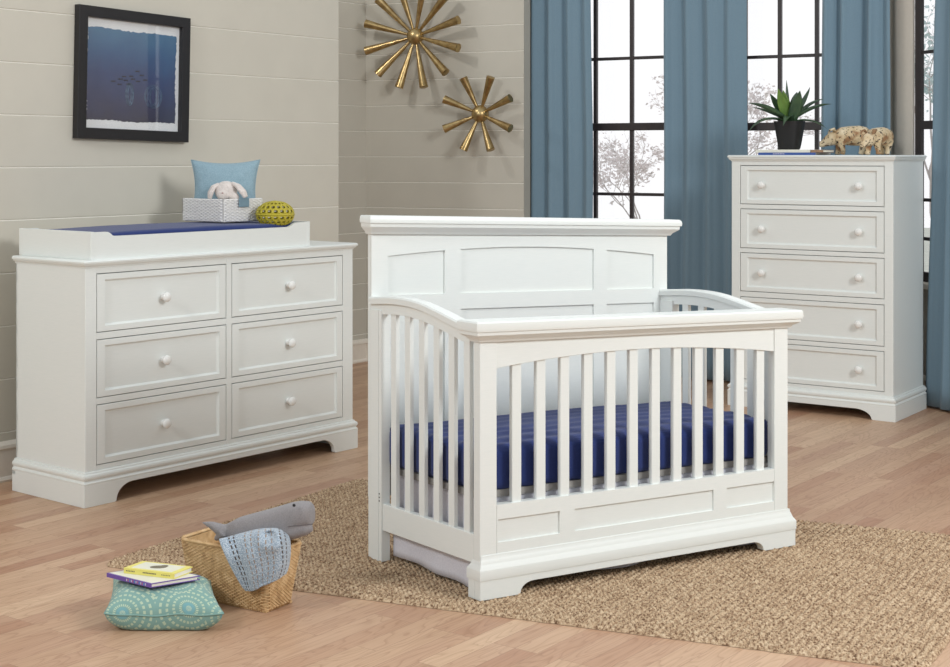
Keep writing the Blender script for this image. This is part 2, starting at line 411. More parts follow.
def case(root, W, D, H, e, hp, hc, opens, foot, run, rise, xpost):
    y = e
    cb = MB()
    fx = sorted({o[0] for o in opens}); 
    x0, x1 = e, W-e
    cb.box(x0, x0+.018, y+.02, D-.002, .06, H-hc); cb.box(x1-.018, x1, y+.02, D-.002, .06, H-hc)
    cb.box(x0, x1, D-.014, D-.002, hp-.03, H-hc); cb.box(x0, x1, y+.02, D-.004, hp-.03, hp-.02)
    # face frame
    cols = sorted({(o[0], o[1]) for o in opens}); xs = x0
    for a, b in cols:
        cb.box(xs, a, y, y+.022, hp-.02, H-hc); xs = b
        zs = hp-.02
        for (oa, ob, za, zb) in sorted([o for o in opens if (o[0], o[1]) == (a, b)], key=lambda o: o[2]):
            cb.box(a, b, y+.0008, y+.022, zs, za); zs = zb
        cb.box(a, b, y+.0008, y+.022, zs, H-hc)
    cb.box(xs, x1, y, y+.022, hp-.02, H-hc)
    cb.build('carcass', M['white'], root, bevel=.0012)
    # side frames: a slim applied corner post
    mb = MB(); t = hc
    mb.rectloft(0, W, 0, D, [(-e, H-t), (-e+.002, H-t), (-e+.003, H-t+.004), (-.006, H-t+.010), (-.004, H-t+.013), (-.004, H-.013), (0, H-.012), (.001, H-.006), (-.003, H-.001), (-.006, H)], back=0)
    mb.build('top', M['white'], root, smooth='angle')
    mb = MB()
    mb.rectloft(0, W, 0, D, [(-e-.001, hp-.046), (-.001, hp-.046), (0, hp-.044), (0, hp-.038), (-.004, hp-.034), (-.006, hp-.030), (-.001, hp-.024), (.0, hp-.016), (-.003, hp-.010), (-.009, hp-.007), (-.010, hp-.002), (-e-.001, hp)], back=0)
    mb.build('base_moulding', M['white'], root, smooth='angle')
    mb = MB(); mb.extr(arch_poly(W, foot, run, rise, hp-.045), 0, .02, 'y')
    mb.box(0, .02, .0195, D, 0, hp-.045); mb.box(W-.02, W, .0195, D, 0, hp-.045); mb.box(0, W, D-.02, D, hp-.06, hp-.045)
    mb.build('plinth', M['white'], root, bevel=.0015)

# double dresser
DO = Vector((-1.4044, 5.2792)); DY = .8865
dr = thing('dresser', 'long low white dresser with six drawers, under the framed picture at left', 'dresser', (DO.x, DO.y, 0), DY)
op = [(.065, .684, .836-.0, .84), ]
op = []
for a, b in ((.065, .684), (.711, 1.341)):
    for z0, z1 in ((.624, .840), (.386, .600), (.142, .363)): op.append((a, b, z0, z1))
case(dr, 1.4174, .4509, .89, .016, .1176+.006, .028, op, .142, .074, .064, .05)
for a, b, z0, z1 in op:
    drawer_front(dr, a, b, z0, z1, .016, .034, .021, [((a+b)/2, (z0+z1)/2+.001)])
# tall chest
CO = Vector((1.2835, 7.4691)); CY = -.6038
ch = thing('chest_of_drawers', 'tall white chest of five drawers standing by the right window', 'chest of drawers', (CO.x, CO.y, 0), CY)
op = [(.062, .807, z0, z1) for z0, z1 in ((1.022, 1.219), (.800, 1.0), (.581, .778), (.354, .555), (.137, .332))]
case(ch, .8671, .4684, 1.2707, .016, .111+.006, .0317, op, .118, .083, .048, .05)
for a, b, z0, z1 in op:
    drawer_front(ch, a, b, z0, z1, .016, .034, .021, [(.181, (z0+z1)/2), (.684, (z0+z1)/2)])

# ------------------------------------------------------------ crib
CF = Vector((.01389, 4.15853)); CT = Vector((.86393, .50362)); CS = Vector((-.61224, .79067)); CW, CD, KZ = 1.152, .551, -.036
RZ = .012
crib = thing('crib', 'white convertible crib with slatted sides and tall panelled headboard, on the jute rug', 'crib', (CF.x, CF.y, RZ))
def cf(u, v, z): p = CT*u+CS*v; return (p.x, p.y, (z-RZ)*(1+KZ*u/CW))
def cfw(u, v, z): p = CF+CT*u+CS*v; return (p.x, p.y, (z-RZ)*(1+KZ*u/CW)+RZ)
T = .030
W_, D_ = CW, CD
def lerp(a, x):
    for (x0, y0), (x1, y1) in zip(a, a[1:]):
        if x <= x1: return y0+(y1-y0)*(x-x0)/(x1-x0)
    return a[-1][1]
def smooth_curve(pts, n):
    """Catmull-Rom through (x, y) pts"""
    out = []
    P = [pts[0]]+list(pts)+[pts[-1]]
    for i in range(1, len(P)-2):
        for k in range(n):
            t = k/n; a, b, c, d = [Vector(P[i+q]) for q in (-1, 0, 1, 2)]
            out.append(.5*((2*b)+(c-a)*t+(2*a-5*b+4*c-d)*t*t+(3*b-a-3*c+d)*t**3))
    out.append(Vector(pts[-1])); return out
# footboard: posts
for a, b in ((0, .056), (W_-.056, W_)):
    MB(cf).box(a, b, 0, T, .06, .742).build('post', M['white'], crib, bevel=.002)
ab = [(.056+(W_-.112)*i/24, .663+.033*math.sin(math.pi*i/24)**.85) for i in range(25)]
MB(cf).extr([(.056, .742), *ab, (W_-.056, .742)], .003, T-.004, 'y').build('top_rail', M['white'], crib, bevel=.0015)
mb = MB(cf); mb.rectloft(0, W_, 0, T, [(0, .7405), (.006, .7415), (.010, .750), (.022, .758), (.027, .762), (.028, .7715), (.031, .7725), (.033, .780), (.032, .797), (.028, .8015)], )
mb.build('footboard_cap', M['white'], crib, smooth='angle')
# lower rail with three recessed panels
def panelled(mb, u0, u1, z0, z1, cells, yf, rec, th, top=None):
    """front with recessed cells (ua,ub,za,zb) in rows that share columns; built as bars round each cell"""
    us = sorted({u0, u1, *[c[0] for c in cells], *[c[1] for c in cells]}); zs = sorted({z0, z1, *[c[2] for c in cells], *[c[3] for c in cells]})
    mb.box(u0, u1, yf+rec, yf+th, z0, z1)
    for i in range(len(us)-1):
        for j in range(len(zs)-1):
            uc, zc = (us[i]+us[i+1])/2, (zs[j]+zs[j+1])/2
            if not any(c[0] < uc < c[1] and c[2] < zc < c[3] for c in cells):
                mb.box(us[i], us[i+1], yf, yf+rec, zs[j], zs[j+1])
mb = MB(cf)
panelled(mb, .0565, W_-.0565, .12, .274, [(.061, .272, .166, .232), (.324, .847, .166, .232), (.899, 1.0945, .166, .232)], .0005, .006, T-.002)
mb.build('lower_rail', M['white'], crib)
mb = MB(cf); mb.rectloft(.005, W_+.004, 0, T, [(-.006, .10), (.012, .067), (.0155, .067), (.016, .069), (.016, .095), (.0155, .097), (.008, .109), (.0075, .112), (.004, .122), (.003, .124), (.002, .134), (-.006, .137)])
mb.build('base_moulding', M['white'], crib, smooth='angle')
pp = [(x-.009, RZ+z) for x, z in arch_poly(W_+.028, .135, .045, .034, .058)]
mb = MB(cf); mb.extr(pp, -.014, .012, 'y'); mb.box(-.009, .02, .0125, T+.012, RZ, .07); mb.box(W_-.02, W_+.019, .0125, T+.012, RZ, .07)
mb.build('plinth', M['white'], crib, bevel=.0015)
for i in range(12):
    uc = .129+.0833*i; zt = .663+.033*max(0, math.sin(math.pi*(uc-.056)/(W_-.112)))**.85+.006
    MB(cf).box(uc-.0158, uc+.0158, .008, .022, .272, zt).build('slat', M['white'], crib, bevel=.002)
# side panels
top_pts = smooth_curve([(-.004, .783), (.06, .788), (.12, .800), (.19, .8155), (.28, .832), (.36, .838), (.44, .837), (.5, .832), (.551, .828)], 5)
def side(u0, sgn):
    p = lambda a: u0+sgn*a
    lo, hi = lambda a, b: min(p(a), p(b)), lambda a, b: max(p(a), p(b))
    def bx(mb, a, b, *r): mb.box(lo(a, b), hi(a, b), *r)
    # cap follows the curve, rail board beneath
    mb = MB(cf); rings = []
    for q in top_pts:
        y, z = q
        if y < .0: y = .034
        rings.append([(p(-.012), y, z-.022), (p(-.013), y, z-.005), (p(-.009), y, z), (p(.026), y, z), (p(.030), y, z-.005), (p(.029), y, z-.022)])
    rings = [r for i, r in enumerate(rings) if i == 0 or r[0][1] > rings[0][0][1]+.001]
    mb.rings(rings); mb.build('side_cap', M['white'], crib, smooth='angle')
    rr = []
    for q in top_pts:
        if q[0] < .035: continue
        rr.append([(p(-.001), q[0], q[1]-.055), (p(-.001), q[0], q[1]-.021), (p(.020), q[0], q[1]-.021), (p(.020), q[0], q[1]-.055)])
    MB(cf).rings(rr).build('side_rail', M['white'], crib)
    mb = MB(cf); bx(mb, 0, .022, T, .49, .109, .192); mb.build('side_lower_rail', M['white'], crib, bevel=.002)
    mb = MB(cf); bx(mb, -.004, .026, .49, .5505, RZ, .79); mb.box(lo(-.006, -.004), hi(-.006, -.004), .505, .545, RZ, .79)
    mb.build('side_stile', M['white'], crib, bevel=.002)
    if sgn > 0:
        mb = MB(cf)
        for k in range(3): mb.lathe([(0, 0), (.0022, 0), (.0022, .0008), (0, .001)], 8, (p(-.0062), .498, .20+k*.011), (-1, 0, 0))
        mb.build('bolt_hole', M['dark'], crib)
    for k in range(6):
        vc = .068+.0739*k; zt = lerp([tuple(q) for q in top_pts], vc)-.05
        mb = MB(cf); bx(mb, .004, .018, vc-.014, vc+.014, .19, zt); mb.build('slat', M['white'], crib, bevel=.002)
side(0, 1); side(W_, -1)
# headboard
HU = 1.1575
mb = MB(cf)
cells = [(.058, .263), (.322, .845), (.899, 1.1)]
def archz(u): return .955+.029*math.sin(math.pi*min(1, max(0, (u-.058)/(1.1-.058))))**.9
mb.box(0, HU, D_+.007, D_+.02, .20, 1.03)                                    # back board
for a, b in ((0, .058), (1.1, HU)): mb.box(a, b, D_, D_+.008, .20, 1.03)     # stiles
for a, b in ((.263, .322), (.845, .899)): mb.box(a, b, D_, D_+.008, .26, 1.03)
for a, b in cells:
    mb.box(a, b, D_, D_+.008, .781, .832); mb.box(a, b, D_, D_+.008, .20, .30)
    poly = [(a, 1.03)]+[(a+(b-a)*i/12, archz(a+(b-a)*i/12)) for i in range(13)]+[(b, 1.03)]
    mb.extr(poly, D_, D_+.008, 'y')
mb.build('headboard', M['white'], crib)
for a in (0.0, HU-.05): MB(cf).box(a, a+.05, D_+.0005, D_+.0195, RZ, .2).build('headboard_leg', M['white'], crib, bevel=.002)
mb = MB(cf)
yf, yb = D_, D_+.02
rings = []
for o, z in [(0, 1.0235), (.008, 1.0245), (.013, 1.034), (.024, 1.043), (.028, 1.048), (.029, 1.059), (.033, 1.060), (.034, 1.070), (.032, 1.079), (.028, 1.083)]:
    rings.append([(-o*.8, yf-o*1.1, z), (HU+o, yf-o*1.1, z), (HU+o, yb+.003, z), (-o*.8, yb+.003, z)])
mb.rings(rings); mb.build('headboard_cap', M['white'], crib, smooth='angle')
# mattress support
mb = MB(cf)
mb.box(.03, 1.12, .045, .062, .285, .305); mb.box(.03, 1.12, .505, .522, .285, .305); mb.box(.03, .047, .045, .522, .285, .305); mb.box(1.103, 1.12, .045, .522, .285, .305)
for k in range(9): mb.tube([(.04+.13*(k+.3), .05, .295), (.04+.13*(k+.3), .515, .295)], .0025, 6)
mb.build('mattress_support', simple('grey_steel', rgb(150, 147, 143), .5, .05), crib)

# mattress with fitted sheet
def rounded(u0, u1, v0, v1, z0, z1, r, fn=None, wr=lambda u, v, z, n: 0, nu=150, nv=60, nz=14, f=None):
    mb = MB(f); seen = {}
    bm = bmesh.new()
    def pt(a, b, c):   # a,b,c in 0..1
        p = Vector((u0+(u1-u0)*a, v0+(v1-v0)*b, z0+(z1-z0)*c))
        q = Vector((min(max(p.x, u0+r), u1-r), min(max(p.y, v0+r), v1-r), min(max(p.z, z0+r), z1-r)))
        d = p-q
        n = d.normalized() if d.length > 1e-9 else Vector((0, 0, 1))
        s = q+n*r if d.length > 1e-9 else p
        return s+n*wr(s.x, s.y, s.z, n)
    for (ax, na, nb) in (('z1', nu, nv), ('z0', nu, nv), ('y0', nu, nz), ('y1', nu, nz), ('x0', nv, nz), ('x1', nv, nz)):
        def F(s, t, ax=ax):
            c = {'z1': (s, t, 1), 'z0': (s, t, 0), 'y0': (s, 0, t), 'y1': (s, 1, t), 'x0': (0, s, t), 'x1': (1, s, t)}[ax]
            return pt(*c)
        mb.grid(F, na, nb)
    return mb
def wr_m(u, v, z, n):
    w = 0
    if n.z > .5: w += .0032*math.sin(v*95+1.2*math.sin(u*7)+2*noise.noise((u*4, v*9, 0)))*n.z*(.7+.6*noise.noise((u*2, v*2, 3)))+.012*math.cos((u-.55)*2.2)*math.sin(math.pi*min(1, max(0, (v-.04)/.48)))
    else: w += .004*math.sin(u*66+1.4*noise.noise((u*6, z*8, 0)))*abs(n.y)+.004*math.sin(v*80)*abs(n.x)
    return w
mb = rounded(.028, 1.130, .042, .52, .301, .430, .024, wr=wr_m, f=cfw)
mt = mb.build('mattress', M['navy'], smooth=True); tag(mt, 'navy fitted-sheet mattress lying inside the white slatted crib', 'mattress')
# weld seams
def weld(o, d=.0004):
    b = bmesh.new(); b.from_mesh(o.data); bmesh.ops.remove_doubles(b, verts=b.verts, dist=d); bmesh.ops.recalc_face_normals(b, faces=b.faces); b.to_mesh(o.data); b.free()
weld(mt)
# bed skirt
def skirt_pt(s, t):
    L1, L2 = .45, 1.06; tot = 2*L1+L2; x = s*tot
    if x < L1: u, v, nn = .038, .49-x, (-1, 0)
    elif x < L1+L2: u, v, nn = .038+(x-L1), .04+.012, (0, -1)
    else: u, v, nn = 1.098, .04+(x-L1-L2), (1, 0)
    wv = .004*math.sin(x*34)*t
    lowest = .0235+.005*math.sin(x*11+.6)+.002*math.sin(x*25)
    z = .29+(lowest-.29)*t
    return (u+nn[0]*wv-(nn[0])*0, v+nn[1]*wv, z)
MB(cfw).grid(skirt_pt, 160, 14).build('bed_skirt', M['skirt'], smooth=True, solid=.0015, rec=False)
tag(bpy.data.objects['bed_skirt'], 'white cloth crib skirt hanging beneath the crib rails to just above the rug', 'bed skirt')

# ------------------------------------------------------------ rug
P1, P2, P4 = Vector((-1.160, 4.545)), Vector((-.462, 5.73)), Vector((1.107, 3.612))
ea, eb = P4-P1, P2-P1; La, Lb = ea.length, eb.length
NA, NB = 900, 420
import array
vs = []; 
row = .0225; loop = .020
def rugh(a, b):
    """thick two-ply loops in rows; a runs across the rows, b along them (metres)"""
    a += .003*noise.noise((a*9, b*9, 2))
    r = a/row; k = math.floor(r); f = r-k
    b += .004*noise.noise((k*3.1, b*12, 0))
    g = b/loop+(.5 if k % 2 else 0)+(f-.5)*.9; m_ = math.floor(g); g -= m_
    e = ((f-.5)/.5)**2*.9+((g-.5)/.5)**2*1.0
    return .0118*math.sqrt(max(0, 1-e*.98))*(.85+.3*noise.noise((k*1.7, m_*1.3, 1)))+.0012*noise.noise((a*160, b*160, 0))
RT = .0115
rr_ = .045
def rug_vert(i, j):
    a = i/(NA-1); b = j/(NB-1); x = a*La; y = b*Lb
    dx = min(x, La-x); dy = min(y, Lb-y)
    # rounded corners
    if dx < rr_ and dy < rr_:
        cx, cy = rr_-dx, rr_-dy; m = max(cx, cy); l = math.hypot(cx, cy)
        if l > 1e-6:
            sc_ = m/l; ndx, ndy = rr_-cx*sc_, rr_-cy*sc_
            x += (ndx-dx)*(1 if x < La/2 else -1); y += (ndy-dy)*(1 if y < Lb/2 else -1)
    dx = min(x, La-x); dy = min(y, Lb-y); de = min(dx, dy)
    if dx < rr_ and dy < rr_: de = max(0, rr_-math.hypot(rr_-dx, rr_-dy))
    edge = min(1., (max(de, 0)/.012))
    h = (RT-.0075)*math.sqrt(max(0, 1-(1-edge)**2))+.001
    h += rugh(x, y)*edge
    ju = .003*noise.noise((x*30, y*30, 5))*(1-edge)+.004*noise.noise((x*4, y*4, 9))
    p = P1+ea*((x+ju)/La)+eb*((y+ju)/Lb)
    return (p.x, p.y, max(.0008, h))
mb = MB(); mb.v = [rug_vert(i, j) for j in range(NB) for i in range(NA)]
mb.f = [(j*NA+i, j*NA+i+1, (j+1)*NA+i+1, (j+1)*NA+i) for j in range(NB-1) for i in range(NA-1)]; mb.mi = [0]*len(mb.f)
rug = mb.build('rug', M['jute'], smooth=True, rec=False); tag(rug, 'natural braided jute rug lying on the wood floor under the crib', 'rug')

# ------------------------------------------------------------ curtains
def curtain(label, pts, ztop, zbot, amp, pitch, seed, taper=(0, 0), grp=None):
    """pts: floor polyline; taper shifts the two ends along the line at the top"""
    rr = random.Random(seed); A, B = Vector(pts[0]), Vector(pts[1]); L = (B-A).length; d = (B-A)/L; n = Vector((d.y, -d.x))
    ph = [rr.uniform(-.5, .5) for _ in range(40)]; am = [rr.uniform(.35, 1.25) for _ in range(40)]
    nu = int(L/.008)+2
    def F(s, t):
        z = ztop+(zbot-ztop)*t; x = s*L
        k = x/pitch; i = int(k); f = k-i; f = f*f*(3-2*f)
        p_ = ph[i]*(1-f)+ph[i+1]*f; a_ = am[i]*(1-f)+am[i+1]*f
        q = math.sin(2*math.pi*(x/pitch)+p_*1.6)
        q = math.copysign(abs(q)**.8, q); wob = amp*a_*(q*.75+.3*math.sin(4*math.pi*x/pitch+p_*4)+.22*math.sin(2*math.pi*x/pitch*.43+p_*2))+.006*noise.noise((x*5+seed, z*1.4, 0))
        xx = x+(taper[0]*(1-s)+taper[1]*s)*(1-t)*1.0+.008*noise.noise((s*3+seed, z*1.1, 4))
        p = A+d*xx+n*wob
        return (p.x, p.y, z)
    o = MB().grid(F, nu, 26).build('curtain', M['curtain'], smooth=True, solid=.003, rec=False)
    return tag(o, label, 'curtain', 'slate blue curtains')
off = WN*.10
cu = lambda px: W0+off+WD*onw(W0+off, WD, px)
curtain('slate blue floor-length curtain left of the left window, beside the shiplap wall', (cu(530), cu(594)), 2.68, .015, .030, .125, 3, (.0, -.02))
curtain('slate blue curtain hanging between the two windows, partly behind the headboard', (cu(665), cu(747)), 2.68, .015, .032, .13, 5, (.0, -.01))
curtain('slate blue curtain behind the carved pigs, right of the middle window', (cu(817), cu(891)), 2.68, .015, .032, .125, 8, (.03, 0))
ro = RN*.075
a0 = K0+ro+RD*onw(K0+ro, RD, 926)
curtain('slate blue curtain at the far right edge, drawn back beside the tall chest', (a0, a0+RD*.8), 2.68, .012, .022, .13, 11, (.11, 0))

# ------------------------------------------------------------ framed picture
U0, U1, Z0, Z1 = -.301, .301, -.273, .273
pcx = WP+LD*.654+LN*.0015
pic = thing('framed_picture', 'square black-framed blue underwater print hanging on the shiplap wall', 'picture', (pcx.x, pcx.y, 1.606), TH)
pic.rotation_euler = (0, math.radians(1.3), TH)
mb = MB(); fw_ = .045; yf = -.032
def fr_ring(o, y): return [(U0+o, y, Z0+o), (U1-o, y, Z0+o), (U1-o, y, Z1-o), (U0+o, y, Z1-o)]
R_ = [fr_ring(0, -.001), fr_ring(0, yf+.002), fr_ring(.002, yf), fr_ring(fw_-.002, yf), fr_ring(fw_, yf+.002), fr_ring(fw_, -.008)]
fs = []
for k in range(len(R_)-1):
    for i in range(4): j = (i+1) % 4; fs.append((4*k+i, 4*k+j, 4*k+4+j, 4*k+4+i))
mb.add([p for r in R_ for p in r], fs); mb.build('frame', M['black_frame'], pic)
mb = MB(); mb.box(U0+.01, U1-.01, -.008, -.002, Z0+.01, Z1-.01); mb.build('mat', M['paper'], pic)
ia, ib, ja, jb = U0+.060, U1-.064, Z0+.080, Z1-.084
pts = []
def jag(p, q, n, ax):
    for i in range(n):
        t = i/n; x = p[0]+(q[0]-p[0])*t; z = p[1]+(q[1]-p[1])*t; j = R.uniform(-.0028, .0028)+.002*math.sin(t*9)
        pts.append((x+(j if ax == 'v' else 0), z+(j if ax == 'h' else 0)))
jag((ia, ja), (ib, ja), 60, 'h'); jag((ib, ja), (ib, jb), 60, 'v'); jag((ib, jb), (ia, jb), 60, 'h'); jag((ia, jb), (ia, ja), 60, 'v')
t = NT('print_blue', rgb(52, 72, 110), .6); v = t.coord(); sp = t.n('SeparateXYZ'); t.l(v, sp.inputs[0])
g = t.math('MULTIPLY_ADD', sp.outputs['Z'], 1/(jb-ja), -ja/(jb-ja))
n = t.n('TexNoise', Scale=9., Detail=5.); t.l(v, n.inputs['Vector'])
g2 = t.math('ADD', g, t.math('MULTIPLY_ADD', n.outputs[0], .3, -.15))
t.color(t.ramp(g2, [(0, rgb(50, 50, 72)), (.2, rgb(54, 58, 92)), (.5, rgb(54, 70, 112)), (.75, rgb(60, 92, 132)), (1, rgb(80, 120, 152))])); M['print'] = t.m
mb = MB(); mb.extr(pts, -.0092, -.0082, 'y'); 
M['print_fish'] = simple('print_fish', rgb(18, 22, 40), .6, .02); M['pale_rings'] = simple('pale_rings', rgb(112, 138, 160), .6, .3, 60)
for (px, pz) in [(.55, .56), (.60, .52), (.48, .50), (.42, .45), (.36, .46), (.56, .45), (.28, .43), (.64, .47), (.45, .41), (.35, .40), (.40, .49), (.50, .47)]:
    cx = ia+(ib-ia)*px; cz = ja+(jb-ja)*pz; q = [(cx+.011*math.cos(a)*(1), cz+.0035*math.sin(a)) for a in [k*math.pi/5 for k in range(10)]]+[(cx+.011, cz)]
    q = [(cx+(a-cx)*1.05, cz+(b-cz)*1.05) for a, b in [(cx-.012, cz), (cx-.004, cz+.0035), (cx+.006, cz+.002), (cx+.012, cz+.005), (cx+.012, cz-.004), (cx+.006, cz-.001), (cx-.004, cz-.0035)]]
    mb.extr(q, -.0102, -.0090, 'y', 1)
for cx, cz, rx, rz in ((.74, .29, .048, .05), (.47, .30, .022, .05)):  # pale ring outlines laid over the blue sheet
    X, Z = ia+(ib-ia)*cx, ja+(jb-ja)*cz
    for k in range(7):
        aa = math.pi*k/7
        ring = [(X+rx*math.cos(b)*math.cos(aa)-.3*rx*math.sin(b)*math.sin(aa), -.0093, Z+rz*math.sin(b)*math.cos(aa)+.75*rz*math.cos(b)*math.sin(aa)) for b in [2*math.pi*i/28 for i in range(28)]]
        mb.tube(ring, .0014, 4, closed=True, mi=2, flat=.3)
mb.build('print', [M['print'], M['print_fish'], M['pale_rings']], pic)
mb = MB(); mb.box(U0+fw_-.003, U1-fw_+.003, -.0155, -.0135, Z0+fw_-.003, Z1-fw_+.003)
g_ = M['glass'].copy(); g_.name = 'picture_glass'; g_.node_tree.nodes['Mix Shader'].inputs[0].default_value = .06; mb.build('glazing', g_, pic)

# ------------------------------------------------------------ brass wall stars
def star(label, u, z, n, L, r0, r1, ph, rb, tilt):
    c = C0+BD*u
    o = thing('starburst', label, 'wall ornament', (c.x, c.y, z), AB, 'brass starbursts on the recess wall')
    hub = (0, -.075, 0)
    mb = MB(); mb.ell(hub, (rb, rb, rb), 28, 18); mb.lathe([(0, 0), (.02, 0), (.02, .006), (.008, .01), (.008, .06), (0, .062)], 16, (0, -.001, 0), (0, -1, 0)); mb.build('hub', M['brass'], o, smooth=True)
    for k in range(n):
        a = 2*math.pi*k/n+ph; d = Vector((math.cos(a)*math.cos(tilt), -math.sin(tilt), math.sin(a)*math.cos(tilt)))
        p = Vector(hub); mb = MB()
        mb.lathe([(0, rb*.8), (r0, rb*.8), (r0*1.02, rb), (r1*.97, L-.002), (r1, L), (r1*.93, L+.001), (0, L+.001)], 20, p, d)
        mb.build('spike', M['brass'], o, smooth='angle')
star('larger brass starburst with twelve cone spikes, high on the shiplap wall', .375, 1.985, 12, .325, .008, .027, math.radians(15), .052, .16)
star('smaller brass starburst with eight cone spikes, lower right of the other', .802, 1.513, 8, .235, .009, .026, math.radians(22.5), .052, .2)

# ------------------------------------------------------------ changing tray, pad
Td = Vector((math.cos(DY), math.sin(DY))); Sd = Vector((-Td.y, Td.x))
def dw(u, v): return DO+Td*u+Sd*v
H0 = .89
tray = thing('changing_tray', 'white changing tray with low scooped front on the dresser top', 'changing tray', (DO.x, DO.y, H0), DY)
TU0, TU1, TV0, TV1 = .042, 1.146, .018, .468; zt = .100; zl = .083
mb = MB()
def notch(u): 
    a = (u-(TU0+.075))/.03; b = ((TU1-.075)-u)/.05; s = min(1, max(0, min(a, b))); s = s*s*(3-2*s); return zt-(zt-zl)*s
poly = [(TU0+.014, .0)]+[(TU0+.014+(TU1-TU0-.028)*i/90, notch(TU0+.014+(TU1-TU0-.028)*i/90)) for i in range(91)]+[(TU1-.014, 0)]
mb.extr(poly, TV0+.001, TV0+.015, 'y'); mb.build('front_board', M['white'], tray)
mb = MB(); mb.extr([(a, b) for a, b in poly], TV1-.015, TV1-.001, 'y'); mb.build('back_board', M['white'], tray)
for a in (TU0, TU1-.016): MB().box(a, a+.016, TV0, TV1, 0, zt+.002).build('end_board', M['white'], tray, bevel=.0015)
MB().box(TU0+.016, TU1-.016, TV0+.015, TV1-.015, .001, .012).build('bottom_board', M['white'], tray)
def wr_p(u, v, z, n): return .0016*noise.noise((u*8, v*8, 0))*n.z+(.008*math.sin(math.pi*min(1, max(0, (u-.06)/1.07)))*math.cos((v-.23)*4) if n.z > .5 else 0)
def dfl(u, v, z): p = dw(u, v); return (p.x, p.y, z)
mb = rounded(TU0+.02, TU1-.02, TV0+.02, TV1-.02, H0+.014, H0+.094, .022, wr=wr_p, nu=90, nv=40, nz=8, f=dfl)
pad = mb.build('changing_pad', M['navy'], smooth=True); weld(pad); tag(pad, 'navy covered changing pad lying in the white tray on the dresser', 'changing pad')
ZP = H0+.104

# ------------------------------------------------------------ woven baskets
def weave(name, corners_b, corners_t, h, z0, stakes_per, rows, rs, mat, parent=None, rim=.006, rnd=.012, liner=None):
    """corner lists ccw (Vector2). basket walls woven of tubes"""
    def path(t, n_side):
        cs = [corners_b[i]*(1-t)+corners_t[i]*t for i in range(4)]; out = []
        for i in range(4):
            a, b = cs[i], cs[(i+1) % 4]; L = (b-a).length
            d = (b-a)/L; n = n_side[i]
            for k in range(n):
                s = rnd+(L-2*rnd)*(k+.5)/n; out.append((a+d*s, Vector((d.y, -d.x))))
        return out
    ns = [max(3, int(round((corners_t[(i+1) % 4]-corners_t[i]).length/stakes_per))) for i in range(4)]
    root = MB()
    for r in range(rows):
        t = (r+.5)/rows; base = path(t, ns); N = len(base); loop_ = []
        for k, (p, n) in enumerate(base):
            sgn = 1 if (k+r) % 2 else -1
            q = p+n*rs*.9*sgn; z = z0+h*t+R.uniform(-.0004, .0004)
            loop_.append(Vector((q.x, q.y, z)))
            p2, n2 = base[(k+1) % N]; m_ = (p+p2)/2; nn = (n+n2).normalized()
            # bow corners outward
            ex = 0 if n.dot(n2) > .9 else rnd*.45
            m_ = m_+nn*ex; loop_.append(Vector((m_.x, m_.y, z)))
        root.tube(loop_, rs, 6, closed=True, flat=min(1.6, h/rows/rs/2*1.02))
    return root, path, ns
# rattan basket on floor: FL corner, front corner ...
bf = Vector((-.580, 4.073)); dl = Vector((-.848, .530)).normalized(); dd = Vector((.530, .848)).normalized()
cb_ = [bf+dl*.285, bf, bf+dd*.115, bf+dd*.115+dl*.285]
ct_ = [bf+dl*.312+dd*-.012, bf+dl*-.012-dd*.010, bf+dd*.150-dl*.012, bf+dd*.150+dl*.312]
bk = thing('wicker_basket', 'rectangular honey rattan basket on the floor holding a toy whale', 'basket', (bf.x, bf.y, 0))
mbw, path, ns = weave('w', [c-bf for c in cb_], [c-bf for c in ct_], .158, .006, .0098, 34, .00215, None)
b0 = path(0, ns); b1 = path(1, ns)
for (p, n), (q, m_) in zip(b0, b1): mbw.tube([(p.x, p.y, .002), (q.x, q.y, .168)], .0021, 5)
mbw.build('basket_wall', M['rattan'], bk, smooth=True)
mb = MB(); ring = [Vector((p.x, p.y, .167)) for p, n in b1]
mb.tube(ring, .0058, 8, closed=True, flat=.8); 
for k in range(len(ring)):
    a = ring[k]; b = ring[(k+1) % len(ring)]; mb.tube([a*.5+b*.5+Vector((0, 0, -.006)), a+Vector((0, 0, .0065)), ], .0018, 5)
mb.build('basket_rim', M['rattan'], bk, smooth=True)
mb = MB(); cb0 = [c-bf for c in cb_]; mb.extr([(c.x, c.y) for c in cb0], .001, .007, 'z'); 
cx_ = sum((c for c in cb0), Vector((0, 0)))/4
inn_b = [cx_+(c-cx_)*.955 for c in cb0]; inn_t = [cx_+(c-bf-cx_)*.955 for c in ct_]
for i in range(4):
    a, b, c, d = inn_b[i], inn_b[(i+1) % 4], inn_t[(i+1) % 4], inn_t[i]
    mb.add([(a.x, a.y, .005), (b.x, b.y, .005), (c.x, c.y, .164), (d.x, d.y, .164)], [(0, 1, 2, 3)])
mb.build('basket_base', M['rattan'], bk, rec=False)

